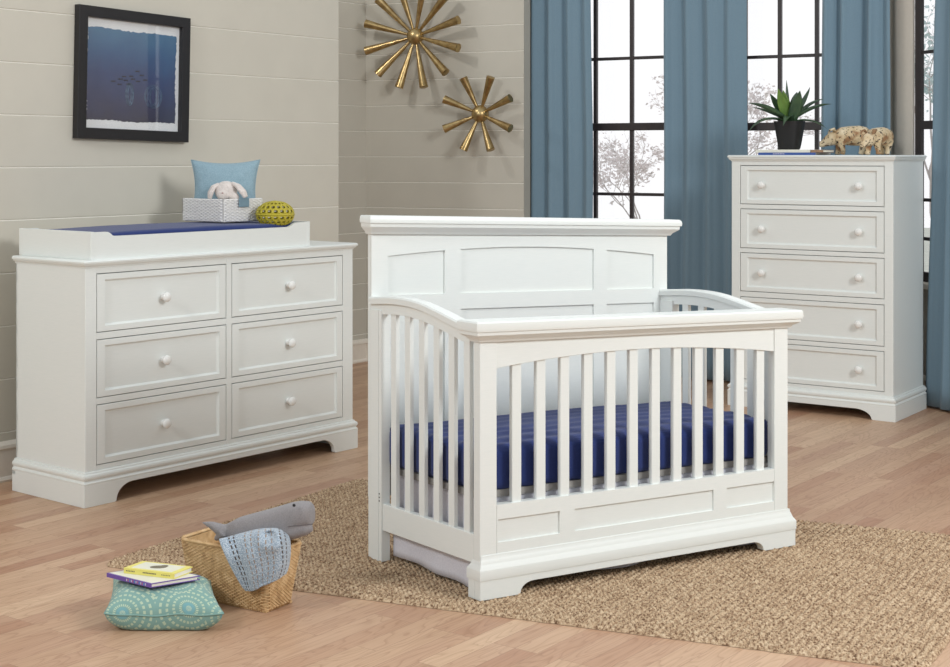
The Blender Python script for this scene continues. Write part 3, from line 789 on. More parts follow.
# white rope box on the pad
wu0, wu1, wv0, wv1 = .808, 1.026, .178, .434
wb = thing('storage_box', 'white woven rope box on the changing pad, holding a bunny and pillow', 'box', (dw(.95, .3).x, dw(.95, .3).y, ZP), DY)
cc = [Vector((a-.95, b-.3)) for a, b in ((wu0, wv0), (wu1, wv0), (wu1, wv1), (wu0, wv1))]
mbw, path, ns = weave('w', cc, cc, .092, .003, .014, 15, .0034, None, rnd=.005)
mbw.build('box_wall', M['wicker_white'], wb, smooth=True)
mb = MB(); mb.box(wu0-.95+.004, wu1-.95-.004, wv0-.3+.004, wv1-.3-.004, 0.0005, .006)
for x0, x1, y0, y1 in ((wu0, wu1, wv0, wv0+.004), (wu0, wu1, wv1-.004, wv1), (wu0, wu0+.004, wv0, wv1), (wu1-.004, wu1, wv0, wv1)): mb.box(x0-.95, x1-.95, y0-.3, y1-.3, .003, .096)
mb.build('box_lining', M['wicker_white'], wb)
mb = MB(); mb.box(.885-.95, .94-.95, wv0-.3-.012, wv0-.3-.008, .062, .098); mb.build('blue_tab', M['tag'], wb, bevel=.001)

# ------------------------------------------------------------ cushions
def cushion(center, ax, ay, up, wx, wy, th, n=44, pinch=.09, fold=.0, seed=1):
    c = Vector(center); ax = Vector(ax).normalized(); ay = Vector(ay).normalized(); up = Vector(up).normalized(); mb = MB()
    for sgn in (1, -1):
        def F(s, t):
            a, b = s*2-1, t*2-1
            x = a*(1-pinch*(1-b*b)*abs(a)**1.5); y = b*(1-pinch*(1-a*a)*abs(b)**1.5)
            h = ((1-abs(a)**2.6)*(1-abs(b)**2.6))**.55 if abs(a) < 1 and abs(b) < 1 else 0
            h *= 1+.12*noise.noise((a*1.6+seed, b*1.6, sgn))
            wr = fold*noise.noise((a*5+seed, b*5, sgn*3))*(1-h*.5)*(1 if h > 0 else 0)
            return c+ax*(x*wx/2)+ay*(y*wy/2)+up*(sgn*h*th/2+wr)
        mb.grid(F, n, n)
    return mb
def seam(center, ax, ay, wx, wy, pinch=.09, r=.0025):
    c = Vector(center); ax = Vector(ax).normalized(); ay = Vector(ay).normalized(); pts = []
    for i in range(4):
        for k in range(24):
            s = k/24*2-1
            a, b = [(s, -1), (1, s), (-s, 1), (-1, -s)][i]
            x = a*(1-pinch*(1-b*b)*abs(a)**1.5); y = b*(1-pinch*(1-a*a)*abs(b)**1.5)
            pts.append(c+ax*(x*wx/2)+ay*(y*wy/2))
    return MB().tube(pts, r, 6, closed=True)
# pale blue pillow in the box
pl_, pr_ = Vector((-1.203, 6.215)), Vector((-.912, 6.215))
ctr = Vector(((pl_.x+pr_.x)/2, 6.218, ZP+.008+.122))
bp = cushion(ctr, (1, .03, 0), (0, .10, 1), (.03, -1, .10), .292, .256, .085, pinch=.14, fold=.004, seed=4).build('pillow', M['bluepillow'], smooth=True); weld(bp)
tag(bp, 'pale blue linen pillow standing upright in the white woven box', 'pillow')
seam(ctr, (1, .03, 0), (0, .10, 1), .292, .256, .14, .002).build('piping', M['bluepillow'], bp, smooth=True)

# patterned cushion on floor
t = NT('teal_medallion', rgb(120, 172, 168), .85, Sheen_Weight=.2)
tc_ = t.n('TexCoord'); vo = t.n('TexVoronoi', Scale=1., Randomness=.45); vo.feature = 'F1'; 
vo.voronoi_dimensions = '2D'
mpv = t.n('Mapping'); mpv.inputs['Scale'].default_value = (1.9, 1.9, 1); mpv.inputs['Location'].default_value = (.1, .25, 0); t.l(tc_.outputs['UV'], mpv.inputs[0]); t.l(mpv.outputs[0], vo.inputs['Vector'])
dist = vo.outputs['Distance']; pos = vo.outputs['Position']
scl = t.n('VectorMath', operation='SCALE'); scl.inputs['Scale'].default_value = 7.2; t.l(mpv.outputs[0], scl.inputs[0])
sb = t.n('VectorMath', operation='SUBTRACT'); t.l(mpv.outputs[0], sb.inputs[0]); t.l(pos, sb.inputs[1])
sxy = t.n('SeparateXYZ'); t.l(sb.outputs[0], sxy.inputs[0]); ang = t.math('ARCTAN2', sxy.outputs['Y'], sxy.outputs['X'])
ringw = t.math('SINE', t.math('MULTIPLY', dist, 58.))
dots = t.math('SINE', t.math('MULTIPLY', ang, 26.))
mask = t.math('MULTIPLY', t.math('GREATER_THAN', ringw, .35), t.math('GREATER_THAN', dots, -.35))
cen = t.math('LESS_THAN', dist, .10)
basec = t.mix(cen, rgb(124, 160, 152), rgb(116, 164, 168))
t.color(t.mix(t.math('MULTIPLY', mask, .75), basec, rgb(190, 204, 174))); M['teal'] = t.m
q = [Vector((-.986, 3.905)), Vector((-.668, 3.905)), Vector((-.748, 4.150)), Vector((-1.025, 4.17))]
cc2 = (q[0]+q[1]+q[2]+q[3])/4
tcu = thing('cushion', 'teal medallion-print cushion lying on the floor beside the rattan basket', 'cushion', (cc2.x, cc2.y, 0))
def qmap(a, b):
    s, t_ = (a+1)/2, (b+1)/2; return (q[0]*(1-s)+q[1]*s)*(1-t_)+(q[3]*(1-s)+q[2]*s)*t_-cc2
mb = MB(); pin = .06
def zseam(a, b): return .052+.008*abs(a)**2+.008*b+.006*noise.noise((a*2, b*2, 7))
for sgn in (1, -1):
    def F(s, t_):
        a, b = s*2-1, t_*2-1
        x = a*(1-pin*(1-b*b)*abs(a)**1.5); y = b*(1-pin*(1-a*a)*abs(b)**1.5)
        h = ((1-abs(a)**2.8)*(1-abs(b)**2.8))**(.5 if sgn > 0 else .33) if abs(a) < 1 and abs(b) < 1 else 0
        p = qmap(x, y); zs = zseam(a, b)
        z = zs+sgn*h*(.054 if sgn > 0 else .072)+.003*noise.noise((a*4, b*4, sgn))*(1-h)*(1 if h > 0 else 0)
        return (p.x, p.y, max(.002, z))
    b0_ = len(mb.v); mb.grid(F, 56, 56)
    acc = [[0.]*56 for _ in range(56)]
    for i_ in range(56):
        for j_ in range(1, 56): acc[j_][i_] = acc[j_-1][i_]+(Vector(mb.v[b0_+j_*56+i_])-Vector(mb.v[b0_+(j_-1)*56+i_])).length/.30
    for q_i in range(56*56): mb.uv[b0_+q_i] = (q_i % 56/55, sgn*acc[q_i//56][q_i % 56])
o = mb.build('cover', M['teal'], tcu, smooth=True); weld(o)
pts = []
for i in range(4):
    for k in range(24):
        s = k/24*2-1; a, b = [(s, -1), (1, s), (-s, 1), (-1, -s)][i]
        p = qmap(a*(1-pin*(1-b*b)*abs(a)**1.5), b*(1-pin*(1-a*a)*abs(b)**1.5)); pts.append((p.x, p.y, zseam(a, b)))
MB().tube(pts, .0022, 6, closed=True).build('seam', M['teal'], tcu, smooth=True)

# ------------------------------------------------------------ books
def book(name, label, c4, z, th, cover, top, pages=None, spine_side=0, group=None, marks=(), tilt=None, hard=.002):
    """c4: four footprint corners (Vector2), spine along c4[0]-c4[1]"""
    c = sum(c4, Vector((0, 0)))/4
    o = thing(name, label, 'book', (c.x, c.y, z)); L = [p-c for p in c4]
    tz = (lambda x, y: 0) if not tilt else (lambda x, y: tilt[0]*x+tilt[1]*y)
    f = lambda x, y, h: (x, y, h+tz(x, y))
    m1 = MB(f); m1.extr([(p.x, p.y) for p in L], 0, hard, 'z'); m1.build('cover_board', cover, o)
    m1 = MB(f); m1.extr([(p.x, p.y) for p in L], th-hard, th, 'z'); m1.build('cover_board', top, o)
    ins = .94
    P = [L[0]*1.0, L[1]*1.0, L[1]*.05+L[2]*.95, L[0]*.05+L[3]*.95]
    P = [Vector((p.x*.985, p.y*.985)) for p in P]
    m1 = MB(f); m1.extr([(p.x, p.y) for p in P], hard, th-hard, 'z'); m1.build('page_block', pages or M['pages'], o)
    d = (L[1]-L[0]).normalized(); n = Vector((d.y, -d.x))
    if n.dot(L[0]) < 0: n = -n
    a, b = L[0], L[1]
    m1 = MB(f); m1.extr([(a.x, a.y), (b.x, b.y), (b.x+n.x*.002, b.y+n.y*.002), (a.x+n.x*.002, a.y+n.y*.002)], 0, th, 'z'); m1.build('spine', cover, o)
    for (s0, s1, z0, z1, mt_) in marks:
        p0, p1 = a+(b-a)*s0+n*.0021, a+(b-a)*s1+n*.0021
        m1 = MB(f); m1.extr([(p0.x, p0.y), (p1.x, p1.y), (p1.x+n.x*.0006, p1.y+n.y*.0006), (p0.x+n.x*.0006, p0.y+n.y*.0006)], th*z0, th*z1, 'z'); m1.build('spine_lettering', mt_, o)
    return o, L, f
def flz(x, y, z): Y = FPX*(HC-z)/(y-YH); return Vector(((x-475)/FPX*Y, Y))
zb = .1085
A_, B_, C_ = flz(107, 577, zb), flz(151.5, 588, zb), flz(200, 580, zb); D4 = A_+C_-B_
M['letter'] = simple('spine_letter', rgb(214, 208, 220), .6, .05); M['letter_pink'] = simple('spine_letter_pink', rgb(196, 120, 150), .6, .05); M['letter_blue'] = simple('spine_letter_blue', rgb(90, 150, 210), .6, .05)
book('picture_book', 'thin purple picture book under the yellow book on the cushion', [A_, B_, C_, D4], zb, .011, M['purple_cover'], M['purple_cover'], marks=[(.45+.035*i, .468+.035*i, .25, .8, [M['letter'], M['letter_pink'], M['letter_blue']][i % 3]) for i in range(13)])
pbk = bpy.data.objects['picture_book']; c4_ = [A_, B_, C_, D4]; cc_ = sum(c4_, Vector((0, 0)))/4
mb = MB(); mb.extr([((p.x-cc_.x)*.955, (p.y-cc_.y)*.955) for p in c4_], .011, .0113, 'z'); mb.build('cover_panel', M['cover_pale'], pbk)
A_, B_, C_ = flz(124, 573, zb+.0118), flz(174.5, 579, zb+.0118), flz(192.5, 572, zb+.0118); D4 = A_+C_-B_
yb, L, f = book('board_book', 'yellow covered book lying on top of the purple book', [A_, B_, C_, D4], zb+.0116, .0145, M['yellow_cover'], M['yellow_cover'], marks=[(.05+.03*i, .067+.03*i, .42, .62, M['ink']) for i in range(6)]+[(.38+.03*i, .402+.03*i, .42, .62, M['ink']) for i in range(9)]+[(.75+.03*i, .766+.03*i, .42, .58, M['ink']) for i in range(6)])
mb = MB(); s_ = .80
mb.extr([(p.x*s_, p.y*s_) for p in L], .0145, .0149, 'z'); mb.build('cover_panel', M['cover_pale'], yb)
mb = MB()
for k in range(5):
    a = L[0]*(.6-.06*k)+L[3]*(.1+.06*k)*1.0; b = L[1]*(.0+.0)+a*1
mb.ell((.0, .0, .0149), (.024, .015, .0006), 16, 4); mb.ell((.014, .008, .0150), (.012, .012, .0006), 12, 4)
mb.build('cover_picture', M['ink'], yb)

# ------------------------------------------------------------ toy whale
bc = (cb_[0]+cb_[1]+cb_[2]+cb_[3])/4
whale = thing('toy_whale', 'grey linen stuffed whale lying in the rattan basket, head to the right', 'stuffed toy', (bc.x, bc.y, .1))
WY = 4.13
wc = Vector((bc.x, bc.y, .1))
def wpx(x, y, Y=WY): return at(200+x/6.07, 490+y/6.07, Y)-wc
# outline stations: (x_top,y_top,x_bot,y_bot,half thickness in m)
stn = [(150, 212, 168, 268, .010), (190, 192, 186, 292, .020), (240, 165, 222, 310, .030), (320, 143, 305, 318, .037), (400, 122, 398, 318, .041), (480, 99, 470, 305, .042), (550, 78, 548, 285, .042), (600, 70, 602, 240, .041), (650, 72, 655, 218, .037), (672, 90, 677, 212, .030), (682, 120, 684, 200, .016)]
rings = []
vd = Vector((.30, .95, 0)).normalized()
for i, (xa, ya, xb, yb_, ht) in enumerate(stn):
    Yk = 4.185-.004*i
    a, b = wpx(xa, ya, Yk), wpx(xb, yb_, Yk); c_ = (a+b)/2; h_ = (a-b)/2; ring = []
    for k in range(24):
        an = 2*math.pi*k/24; ca, sa = math.cos(an), math.sin(an); e_ = .75
        ring.append(c_+h_*(math.copysign(abs(ca)**e_, ca))+vd*ht*math.copysign(abs(sa)**e_, sa))
    rings.append(ring)
mb = MB(); mb.rings(rings)
# lower jaw and belly
mb.tube([wpx(470, 262, 4.145), wpx(560, 252, 4.143), wpx(640, 238, 4.141), wpx(684, 232, 4.14)], [.026, .023, .018, .008], 14)
# tail stock, flukes
mb.tube([wpx(185, 258, 4.185), wpx(150, 250, 4.18), wpx(110, 236, 4.175), wpx(70, 214, 4.175), wpx(8, 196, 4.18)], [.020, .019, .016, .011, .002], 14, flat=1.)
mb.tube([wpx(150, 250, 4.17), wpx(120, 280, 4.185), wpx(92, 300, 4.2)], [.018, .014, .005], 12)
mb.build('body', M['whale'], whale, remesh=.0035, smoothmod=3)
mb = MB(); mb.tube([wpx(532, 224, 4.1015), wpx(580, 218, 4.101), wpx(630, 214, 4.103), wpx(683, 208, 4.113)], .0013, 6); mb.build('mouth_seam', simple('dark_thread', rgb(92, 88, 90), .9, .05), whale, smooth=True)
mb = MB(); ce = wpx(571, 93, 4.1115); mb.lathe([(0, 0), (.0042, 0), (.0045, .0015), (.0022, .003), (0, .0022)], 16, ce, (-.1, -1, .1)); mb.build('eye', M['dark'], whale, smooth=True)

# ------------------------------------------------------------ knitted blanket over basket edge
t = NT('blue_knit', rgb(176, 192, 204), .95, Sheen_Weight=.3)
uvn = t.n('UVMap'); uvn.uv_map = 'UVMap'; su = t.n('SeparateXYZ'); t.l(uvn.outputs[0], su.inputs[0])
U, V = su.outputs['X'], su.outputs['Y']
def band(c_, w_): return t.math('LESS_THAN', t.math('ABSOLUTE', t.math('SUBTRACT', U, c_)), w_)
dash = t.math('GREATER_THAN', t.math('SINE', t.math('MULTIPLY', V, 120.)), -.45)
dk = None
for c_ in (.16, .22, .79, .87): dk = band(c_, .011) if dk is None else t.math('MAXIMUM', dk, band(c_, .011))
tn = None
for c_ in (.36, .43, .52, .60, .67): tn = band(c_, .008) if tn is None else t.math('MAXIMUM', tn, band(c_, .008))
vv = t.coord(); kn = t.n('TexVoronoi', Scale=260.); t.l(vv, kn.inputs['Vector'])
basek = t.ramp(kn.outputs['Distance'], [(.1, rgb(206, 214, 220)), (.65, rgb(142, 158, 174))])
c_ = t.mix(t.math('MULTIPLY', tn, dash), basek, rgb(150, 134, 122)); c_ = t.mix(t.math('MULTIPLY', dk, dash), c_, rgb(72, 60, 54)); t.color(c_)
t.bump(kn.outputs['Distance'], .7, -.002); M['knit'] = t.m
# control rows of (x, y, depth): over the rim, down the front and round the corner
ctrl = [
 [(221, 545, 4.158), (238, 541, 4.156), (257, 537, 4.142), (275, 536, 4.132), (286, 541, 4.137)],
 [(220, 541, 4.150), (238, 535, 4.150), (258, 530, 4.135), (276, 529, 4.125), (287, 535, 4.13)],
 [(219.5, 541, 4.120), (236, 538.5, 4.112), (257, 535, 4.090), (277, 533, 4.065), (289.5, 541, 4.10)],
 [(226, 556, 4.095), (240, 554, 4.080), (258, 551, 4.055), (279, 548, 4.035), (290, 552, 4.085)],
 [(234, 572, 4.090), (246, 571, 4.070), (261, 568, 4.045), (280, 564, 4.030), (289, 563, 4.080)],
 [(242, 586, 4.085), (250, 586, 4.070), (262, 582, 4.045), (277, 577, 4.030), (287, 571, 4.070)],
 [(246, 591, 4.085), (252, 591, 4.068), (263, 586, 4.042), (275, 581, 4.028), (286, 573, 4.065)]]
G = [[at(*p) for p in r] for r in ctrl]
def cr(P, x):
    n_ = len(P)-1; x = min(max(x*n_, 0), n_-1e-6); i = int(x); f = x-i
    g = lambda k: P[min(max(k, 0), n_)]
    a, b, c, d = g(i-1), g(i), g(i+1), g(i+2)
    return .5*((2*b)+(c-a)*f+(2*a-5*b+4*c-d)*f*f+(3*b-a-3*c+d)*f**3)
NU, NV = 70, 80
def bl(s, t_):
    p = cr([cr(r, s) for r in G], t_)
    ins = math.sin(math.pi*min(1, max(0, (t_-.2)/.8)))
    f = .0045*math.sin(s*17+2*t_)*ins+.003*noise.noise((s*5, t_*6, 1))
    pk = Vector(((s-.66)*2.2, (t_-.36)*2.6)).length
    f -= .022*math.exp(-(pk/.14)**2)-.014*math.exp(-((pk-.3)/.14)**2)
    return (p.x+f*.1, p.y-f, p.z)
mb = MB(); mb.grid(bl, NU, NV); ko = mb.build('blanket', M['knit'], smooth=True, rec=False)
uvl = ko.data.uv_layers.new(name='UVMap')
for lp in ko.data.loops: i = lp.vertex_index; uvl.data[lp.index].uv = ((i % NU)/(NU-1), (i//NU)/(NV-1))
sm = ko.modifiers.new('solid', 'SOLIDIFY'); sm.thickness = .005; sm.offset = 0
tag(ko, 'light blue knitted blanket with brown dashed stripes draped over the rattan basket edge', 'blanket')

# ------------------------------------------------------------ plush bunny
bx0 = at(228, 191, 6.125)
bun = thing('toy_bunny', 'cream plush bunny with floppy ears sitting in the white woven box', 'stuffed toy', (bx0.x, bx0.y, ZP+.01))
bo = Vector((bx0.x, bx0.y, ZP+.01)); B = lambda x, y, Y: at(x, y, Y)-bo
mb = MB(); mb.ell(B(226, 191, 6.125), (.048, .04, .042), 20, 14); mb.ell(B(223, 195, 6.095), (.026, .022, .024), 16, 10); mb.ell(B(234, 197, 6.10), (.022, .02, .02), 16, 10)
mb.ell(B(226, 206, 6.14), (.045, .038, .045), 18, 12)
mb.build('body', M['plush'], bun, remesh=.004, smoothmod=3)
for pts_, fl in (([B(219, 184, 6.12), B(213.5, 187, 6.105), B(210.5, 193, 6.10), B(209.5, 199, 6.10)], 1), ([B(232, 183, 6.12), B(238, 186, 6.10), B(243, 192, 6.09), B(246, 197.5, 6.09)], 1)):
    MB().tube(pts_, [.012, .017, .019, .013], 14, flat=.6).build('ear', M['plush'], bun, remesh=.004, smoothmod=2)
mb = MB(); mb.ell(B(222.5, 193, 6.070), (.004, .003, .003), 10, 6); mb.build('nose', simple('pink_nose', rgb(176, 140, 136), .8, .05), bun, smooth=True)

# ------------------------------------------------------------ yellow lattice ball
pb = dw(1.0165, .092); rx, rz_ = .078, .055
ball = thing('lattice_ball', 'oval yellow openwork ball resting on the changing pad beside the woven box', 'toy ball', (pb.x, pb.y, ZP-.025+rz_))
mb = MB(); N = 18
lats = [-1.57, -1.15, -.78, -.42, -.08, .08, .42, .78, 1.15, 1.57]
def sp_(la, lo): return (rx*math.cos(la)*math.cos(lo), rx*math.cos(la)*math.sin(lo), rz_*math.sin(la))
for b in range(len(lats)-1):
    l0, l1 = lats[b], lats[b+1]
    for k in range(N):
        o0, o1 = 2*math.pi*k/N+(b % 2)*.17, 2*math.pi*(k+1)/N+(b % 2)*.17
        if b == 4 or b in (0, 8):
            step = 3
            for q in range(step):
                a0, a1 = o0+(o1-o0)*q/step, o0+(o1-o0)*(q+1)/step; mb.add([sp_(l0, a0), sp_(l0, a1), sp_(l1, a1), sp_(l1, a0)], [(0, 1, 2, 3)])
            continue
        m_ = 12; inner = []; outer = []
        for q in range(m_):
            an = 2*math.pi*q/m_+math.pi/4; ca, sa = math.cos(an), math.sin(an); s = max(abs(ca), abs(sa))
            lo_, la_ = (o0+o1)/2, (l0+l1)/2; hw, hh = (o1-o0)/2, (l1-l0)/2
            outer.append(sp_(la_+hh*sa/s, lo_+hw*ca/s)); inner.append(sp_(la_+hh*.66*sa/s**.6, lo_+hw*.62*ca/s**.6))
        mb.add(outer+inner, [(q, (q+1) % m_, m_+(q+1) % m_, m_+q) for q in range(m_)])
o = mb.build('lattice', M['yellow_rubber'], ball, smooth=True, solid=.005, rec=False); weld(o, .0006); 
mb = MB(); mb.tube([(rx*1.01*math.cos(a), rx*1.01*math.sin(a), 0) for a in [2*math.pi*i/64 for i in range(64)]], .0035, 8, closed=True); mb.build('rim_band', M['yellow_rubber'], ball, smooth=True)

# ------------------------------------------------------------ things on the tall chest
Tc = Vector((math.cos(CY), math.sin(CY))); Sc = Vector((-Tc.y, Tc.x))
def cw(u_, v_): return CO+Tc*u_+Sc*v_
HCH = 1.2707
def uvbook(u0_, u1_, v0_, v1_): return [cw(u0_, v0_), cw(u1_, v0_), cw(u1_, v1_), cw(u0_, v1_)]
book('book', 'blue book at the bottom, under the cream book on the tall chest', uvbook(.125, .43, .10, .32), HCH, .0125, M['blue_cover'], M['blue_cover'], marks=[(.26+.03*i, .28+.03*i, .35, .65, M['letter']) for i in range(7)])
bk2, L, f = book('book', 'cream book with tan spine end, directly under the potted succulent', uvbook(.108, .40, .105, .33), HCH+.0128, .0145, M['pages'], M['pages'])
mb = MB(); c = sum(uvbook(.108, .40, .105, .33), Vector((0, 0)))/4
q_ = [p-c for p in uvbook(.395, .465, .12, .30)]
book('small_book', 'small tan book poking out beyond the cream book on the tall chest', uvbook(.405, .47, .10, .25), HCH+.0128, .013, M['tan_cover'], M['tan_cover'])
# potted plant
pu = onw(cw(0, .2), Tc, 789.5); pc = cw(pu, .2); ZB = HCH+.0128+.0146
plant = thing('potted_succulent', 'green pointed-leaf succulent in a black pot on books', 'plant', (pc.x, pc.y, ZB))
mb = MB()
def sq(r, z, n=40, e=.55):
    out = []
    for k in range(n):
        a = 2*math.pi*k/n; ca, sa = math.cos(a), math.sin(a); x, y = math.copysign(abs(ca)**e, ca), math.copysign(abs(sa)**e, sa)
        l = r*1.0; c2, s2 = math.cos(CY), math.sin(CY); out.append(((x*c2-y*s2)*l*.93, (x*s2+y*c2)*l*.93, z))
    return out
prof = [(.048, .0), (.055, .003), (.062, .03), (.069, .07), (.076, .11), (.081, .138), (.082, .145), (.077, .145), (.075, .13), (.0, .13)]
mb.rings([sq(max(r*.93, .001), z) for r, z in prof]); mb.build('pot', M['pot'], plant, smooth='angle')
mb = MB(); mb.rings([sq(.069, .125), sq(.069, .134), sq(.04, .137), sq(.002, .138)]); mb.build('soil', M['soil'], plant)
t = NT('succulent_leaf', rgb(52, 84, 54), .4, Specular_IOR_Level=.5); v = t.coord(); n = t.n('TexNoise', Scale=14., Detail=4.); t.l(v, n.inputs['Vector'])
t.color(t.ramp(n.outputs[0], [(.3, rgb(38, 62, 50)), (.6, rgb(66, 92, 62)), (.8, rgb(96, 122, 76))])); M['leaf'] = t.m
t = NT('succulent_leaf_young', rgb(92, 128, 56), .4); v = t.coord(); n = t.n('TexNoise', Scale=14., Detail=4.); t.l(v, n.inputs['Vector'])
t.color(t.ramp(n.outputs[0], [(.3, rgb(70, 104, 44)), (.7, rgb(118, 150, 70))])); M['leaf2'] = t.m
PY = pc.y; po = Vector((pc.x, pc.y, ZB))
def leaf(mid, tip, wd, mat, base=(790, 121), nrm=None):
    b = at(base[0], base[1]+2, PY+(mid[2])*.2)-po; m_ = at(mid[0], mid[1], PY+mid[2])-po; e = at(tip[0], tip[1], PY+tip[2])-po
    def P(t_): return b*(1-t_)**2+m_*2*t_*(1-t_)+e*t_*t_
    mb = MB(); n_ = 16; rings = []
    for i in range(n_+1):
        t_ = i/n_; p = P(t_); d = (P(min(1, t_+.02))-P(max(0, t_-.02))).normalized()
        ref = Vector(nrm) if nrm else Vector((0, 0, 1))
        s_ = d.cross(ref)
        if s_.length < .2: s_ = d.cross(Vector((0, -1, .2)))
        s_.normalize(); up = s_.cross(d).normalized()
        if up.z < 0 and not nrm: up = -up
        w_ = wd*1.25*(.55+.75*math.sin(math.pi*min(1, t_*.9+.1))**.8)*(1-t_**4)**.9+.0006
        rings.append([p-s_*w_+up*w_*.35, p-s_*w_*.5+up*w_*.05, p-up*.10*w_, p+s_*w_*.5+up*w_*.05, p+s_*w_+up*w_*.35, p+s_*w_*.5-up*w_*.12, p-up*w_*.30, p-s_*w_*.5-up*w_*.12])
    mb.rings(rings); return mb.build('leaf', mat, plant, smooth=True)
fr_ = (0, -1, .25)
for a in [((765, 104, -.03), (747, 103, -.10), .018, M['leaf'], (788, 119)), ((764, 112, .0), (749, 131, -.05), .012, M['leaf'], (786, 120)),
          ((768, 110, .04), (752, 107, .08), .013, M['leaf'], (788, 119)),
          ((812, 104, .0), (832, 104, -.02), .018, M['leaf'], (791, 119)), ((812, 100, .05), (824, 99, .08), .012, M['leaf'], (792, 118)),
          ((812, 116, -.05), (827, 129, -.09), .010, M['leaf'], (792, 120)), ((790, 108, -.07), (783, 126, -.11), .014, M['leaf'], (790, 121)),
          ((805, 104, .04), (810, 87, .07), .013, M['leaf'], (792, 118))]: leaf(*a)
leaf((781, 103, -.03), (778, 88.5, -.05), .018, M['leaf2'], (789, 119), fr_)
leaf((785, 102, -.01), (783, 90, -.02), .014, M['leaf2'], (790, 119), fr_)
leaf((776, 105, .01), (770, 93.5, .0), .013, M['leaf'], (788, 119), fr_)
leaf((797, 104, -.04), (800, 90.5, -.06), .019, M['leaf'], (791, 120), fr_)
leaf((795, 100, .03), (797, 92, .03), .015, M['leaf'], (791, 119), fr_)
leaf((787, 100, .03), (786.5, 80, .03), .006, M['leaf'], (789, 118), fr_)

# carved pigs
t = NT('worn_painted_wood', rgb(206, 180, 140), .75); v = t.coord()
n = t.n('TexNoise', Scale=70., Detail=3., Roughness=.6); t.l(v, n.inputs['Vector']); n2 = t.n('TexNoise', Scale=16., Detail=4.); t.l(v, n2.inputs['Vector'])
c_ = t.ramp(n2.outputs[0], [(.38, rgb(160, 120, 84)), (.46, rgb(210, 186, 148)), (.7, rgb(232, 216, 186))])
t.color(t.mix(t.ramp(n.outputs[0], [(.58, (0, 0, 0, 1)), (.61, (1, 1, 1, 1))]), c_, rgb(50, 38, 32))); t.bump(n.outputs[0], .4, .002); M['pig'] = t.m
M['pig_dark'] = simple('worn_brown_wood', rgb(150, 116, 84), .8, .25, 60, .4, .002)
def pig(label, x0, scale, v_, ears_dark, facing, LX=.86, RX=1.1):
    uu = onw(cw(0, v_), Tc, x0); c = cw(uu, v_)
    o = thing('pig_figurine', label, 'figurine', (c.x, c.y, HCH), CY+facing, 'carved pigs on the tall chest')
    k = scale; mb = MB()
    # body along -x (head) to +x (rump)
    bodyp = [(-.105, .080, .022), (-.085, .085, .034), (-.055, .093, .042), (-.01, .094, .046), (.04, .094, .048), (.075, .092, .042), (.100, .088, .026), (.110, .086, .012)]
    bodyp = [(x*LX, z, r*RX) for x, z, r in bodyp]; mb.tube([(x*k, 0, z*k) for x, z, r in bodyp], [r*k for x, z, r in bodyp], 18, flat=.95)
    headp = [(-.085, .086, .032), (-.115, .078, .030), (-.140, .066, .022), (-.160, .056, .015), (-.176, .052, .0135), (-.180, .052, .012)]; headp = [(x*LX, z, r*RX) for x, z, r in headp]
    mb.tube([(x*k, 0, z*k) for x, z, r in headp], [r*k for x, z, r in headp], 16)
    for lx, ly, s in ((-.07, .022, -.006), (-.062, -.022, .012), (.075, .022, .004), (.066, -.022, -.012)):
        mb.tube([(lx*LX*k, ly*k, .075*k), ((lx*LX+s*.3)*k, ly*k, .045*k), ((lx*LX+s)*k, ly*k, .018*k), ((lx*LX+s-.004)*k, ly*k, .003)], [.026*k, .017*k, .012*k, .013*k], 12)
    mb.v = [(x, y, z) for x, y, z in mb.v]
    mb.build('body', M['pig'], o, remesh=.0035*max(k, .9), smoothmod=2)
    for sy in (1, -1):
        MB().tube([(-.080*k, sy*.02*k, .112*k), (-.088*k, sy*.030*k, .128*k), (-.104*k, sy*.036*k, .122*k), (-.114*k, sy*.034*k, .106*k)], [.010*k, .013*k, .010*k, .003*k], 10, flat=.5).build('ear', M['pig_dark'] if ears_dark else M['pig'], o, smooth=True)
        MB().ell((-.110*k, sy*.024*k, .083*k), (.0025*k,)*3, 8, 6).build('eye', M['dark'], o, smooth=True)
    MB().tube([(.092*k, 0, .104*k), (.104*k, .004*k, .112*k), (.108*k, -.004*k, .102*k), (.112*k, .004*k, .108*k)], [.003*k, .0025*k, .002*k, .0012*k], 8).build('tail', M['pig_dark'], o, smooth=True)
    return o
pig('larger speckled carved pig on the tall chest, snout toward the plant', 852, 1.04, .36, False, .35)
pig('smaller speckled carved pig behind the larger one, at the chest top right', 879, .95, .15, True, 1.35)

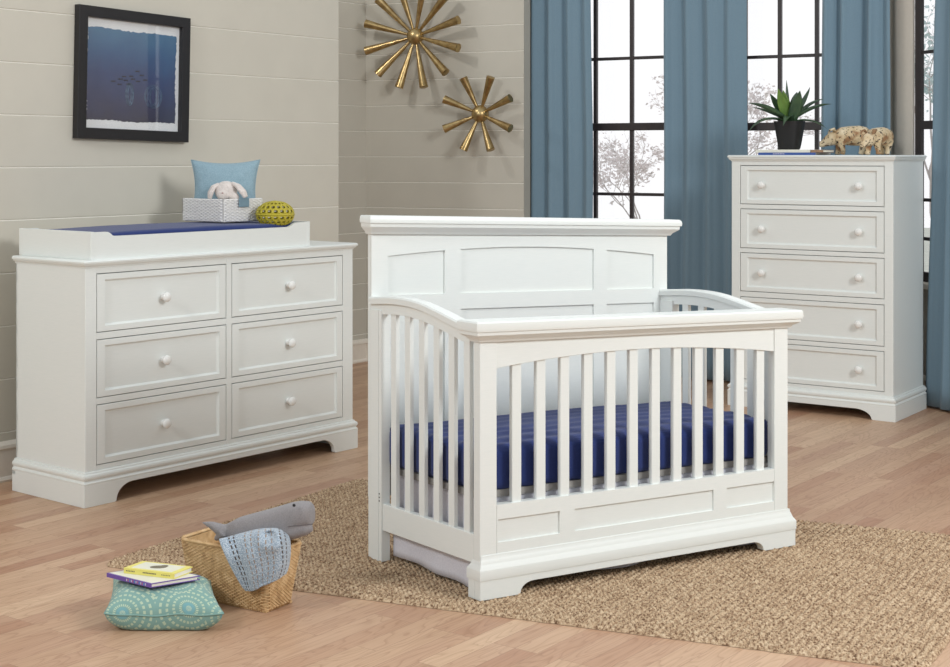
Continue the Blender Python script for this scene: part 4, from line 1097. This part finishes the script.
# ------------------------------------------------------------ outdoors
gz = -3.2
MB().extr([(-40, 10.5), (60, 10.5), (60, 90), (-40, 90)], gz-.1, gz, 'z').build('ground', simple('pale_grass', rgb(214, 216, 206), .9, .08, 2)); tag(bpy.data.objects['ground'], kind='structure')
M['bark'] = simple('hazed_bark', rgb(206, 196, 194), .9, .06, 8)  # bark lightened to paint in the bright haze outdoors
def foliage(name, c):
    t = NT(name, c, .9); tl = t.n('BsdfTranslucent'); tl.inputs['Color'].default_value = c
    ms = t.n('MixShader'); ms.inputs[0].default_value = .8; t.l(t.b.outputs[0], ms.inputs[1]); t.l(tl.outputs[0], ms.inputs[2])
    t.l(ms.outputs[0], t.t.nodes['Material Output'].inputs[0]); return t.m
M['foliage_hazed'] = foliage('hazed_foliage', rgb(236, 228, 228)); M['foliage_green'] = foliage('hazed_green_foliage', rgb(206, 220, 220))  # foliage colours paled to stand in for overexposed haze
def tree(label, x, y, top, spread, seed, mat, dens=1., reach=.36):
    rr = random.Random(seed); o = thing('tree', label, 'tree', (x, y, gz), 0, 'trees outside the windows'); H = top-gz
    mb = MB(); tips = []
    def br_(p, d, L, r, dep):
        n_ = 3; pts = [p]; dd = d.copy()
        for i in range(n_):
            dd = (dd+Vector((rr.uniform(-.22, .22), rr.uniform(-.22, .22), rr.uniform(-.05, .12)))).normalized(); pts.append(pts[-1]+dd*L/n_)
        mb.tube(pts, [r*(1-.35*i/n_) for i in range(n_+1)], 5)
        if dep <= 2: tips.extend(pts[1:])
        if dep == 0: return
        for k in range(3 if dep > 1 else 4):
            a = rr.uniform(0, 6.28); q = pts[rr.choice((2, 3, 3))]
            nd = (dd*.65+Vector((math.cos(a)*spread, math.sin(a)*spread, rr.uniform(-.1, .45)))).normalized()
            br_(q, nd, L*rr.uniform(.6, .82), r*.58, dep-1)
    br_(Vector((0, 0, 0)), Vector((0, 0, 1)), H*reach, .07, 5)
    mb.build('branches', M['bark'], o)
    fb = MB()
    for p in tips:
        if rr.random() > .8*dens: continue
        for k in range(4):
            c = p+Vector((rr.gauss(0, .13), rr.gauss(0, .13), rr.gauss(0, .06))); s = rr.uniform(.018, .05)
            a = Vector((rr.uniform(-1, 1), rr.uniform(-1, 1), rr.uniform(-.4, .4))).normalized()*s; b = Vector((rr.uniform(-1, 1), rr.uniform(-1, 1), rr.uniform(-1, 1))).normalized()*s
            fb.add([c-a-b, c+a-b*.6, c+a+b, c-a*.7+b], [(0, 1, 2, 3)])
    fb.build('foliage', mat, o, rec=False)
tree('pale leafy tree seen through the left window, at its right side', 4.95, 40, 4.6, .6, 5, M['foliage_hazed'], .9, .33)
tree('low pale bush-like tree behind the bottom of the left window', 2.7, 30, .95, .8, 9, M['foliage_hazed'], .8, .33)
tree('blue-green tree seen through the narrow right-hand window', 9.45, 30, 5.8, .6, 14, M['foliage_green'], 1.1, .30)
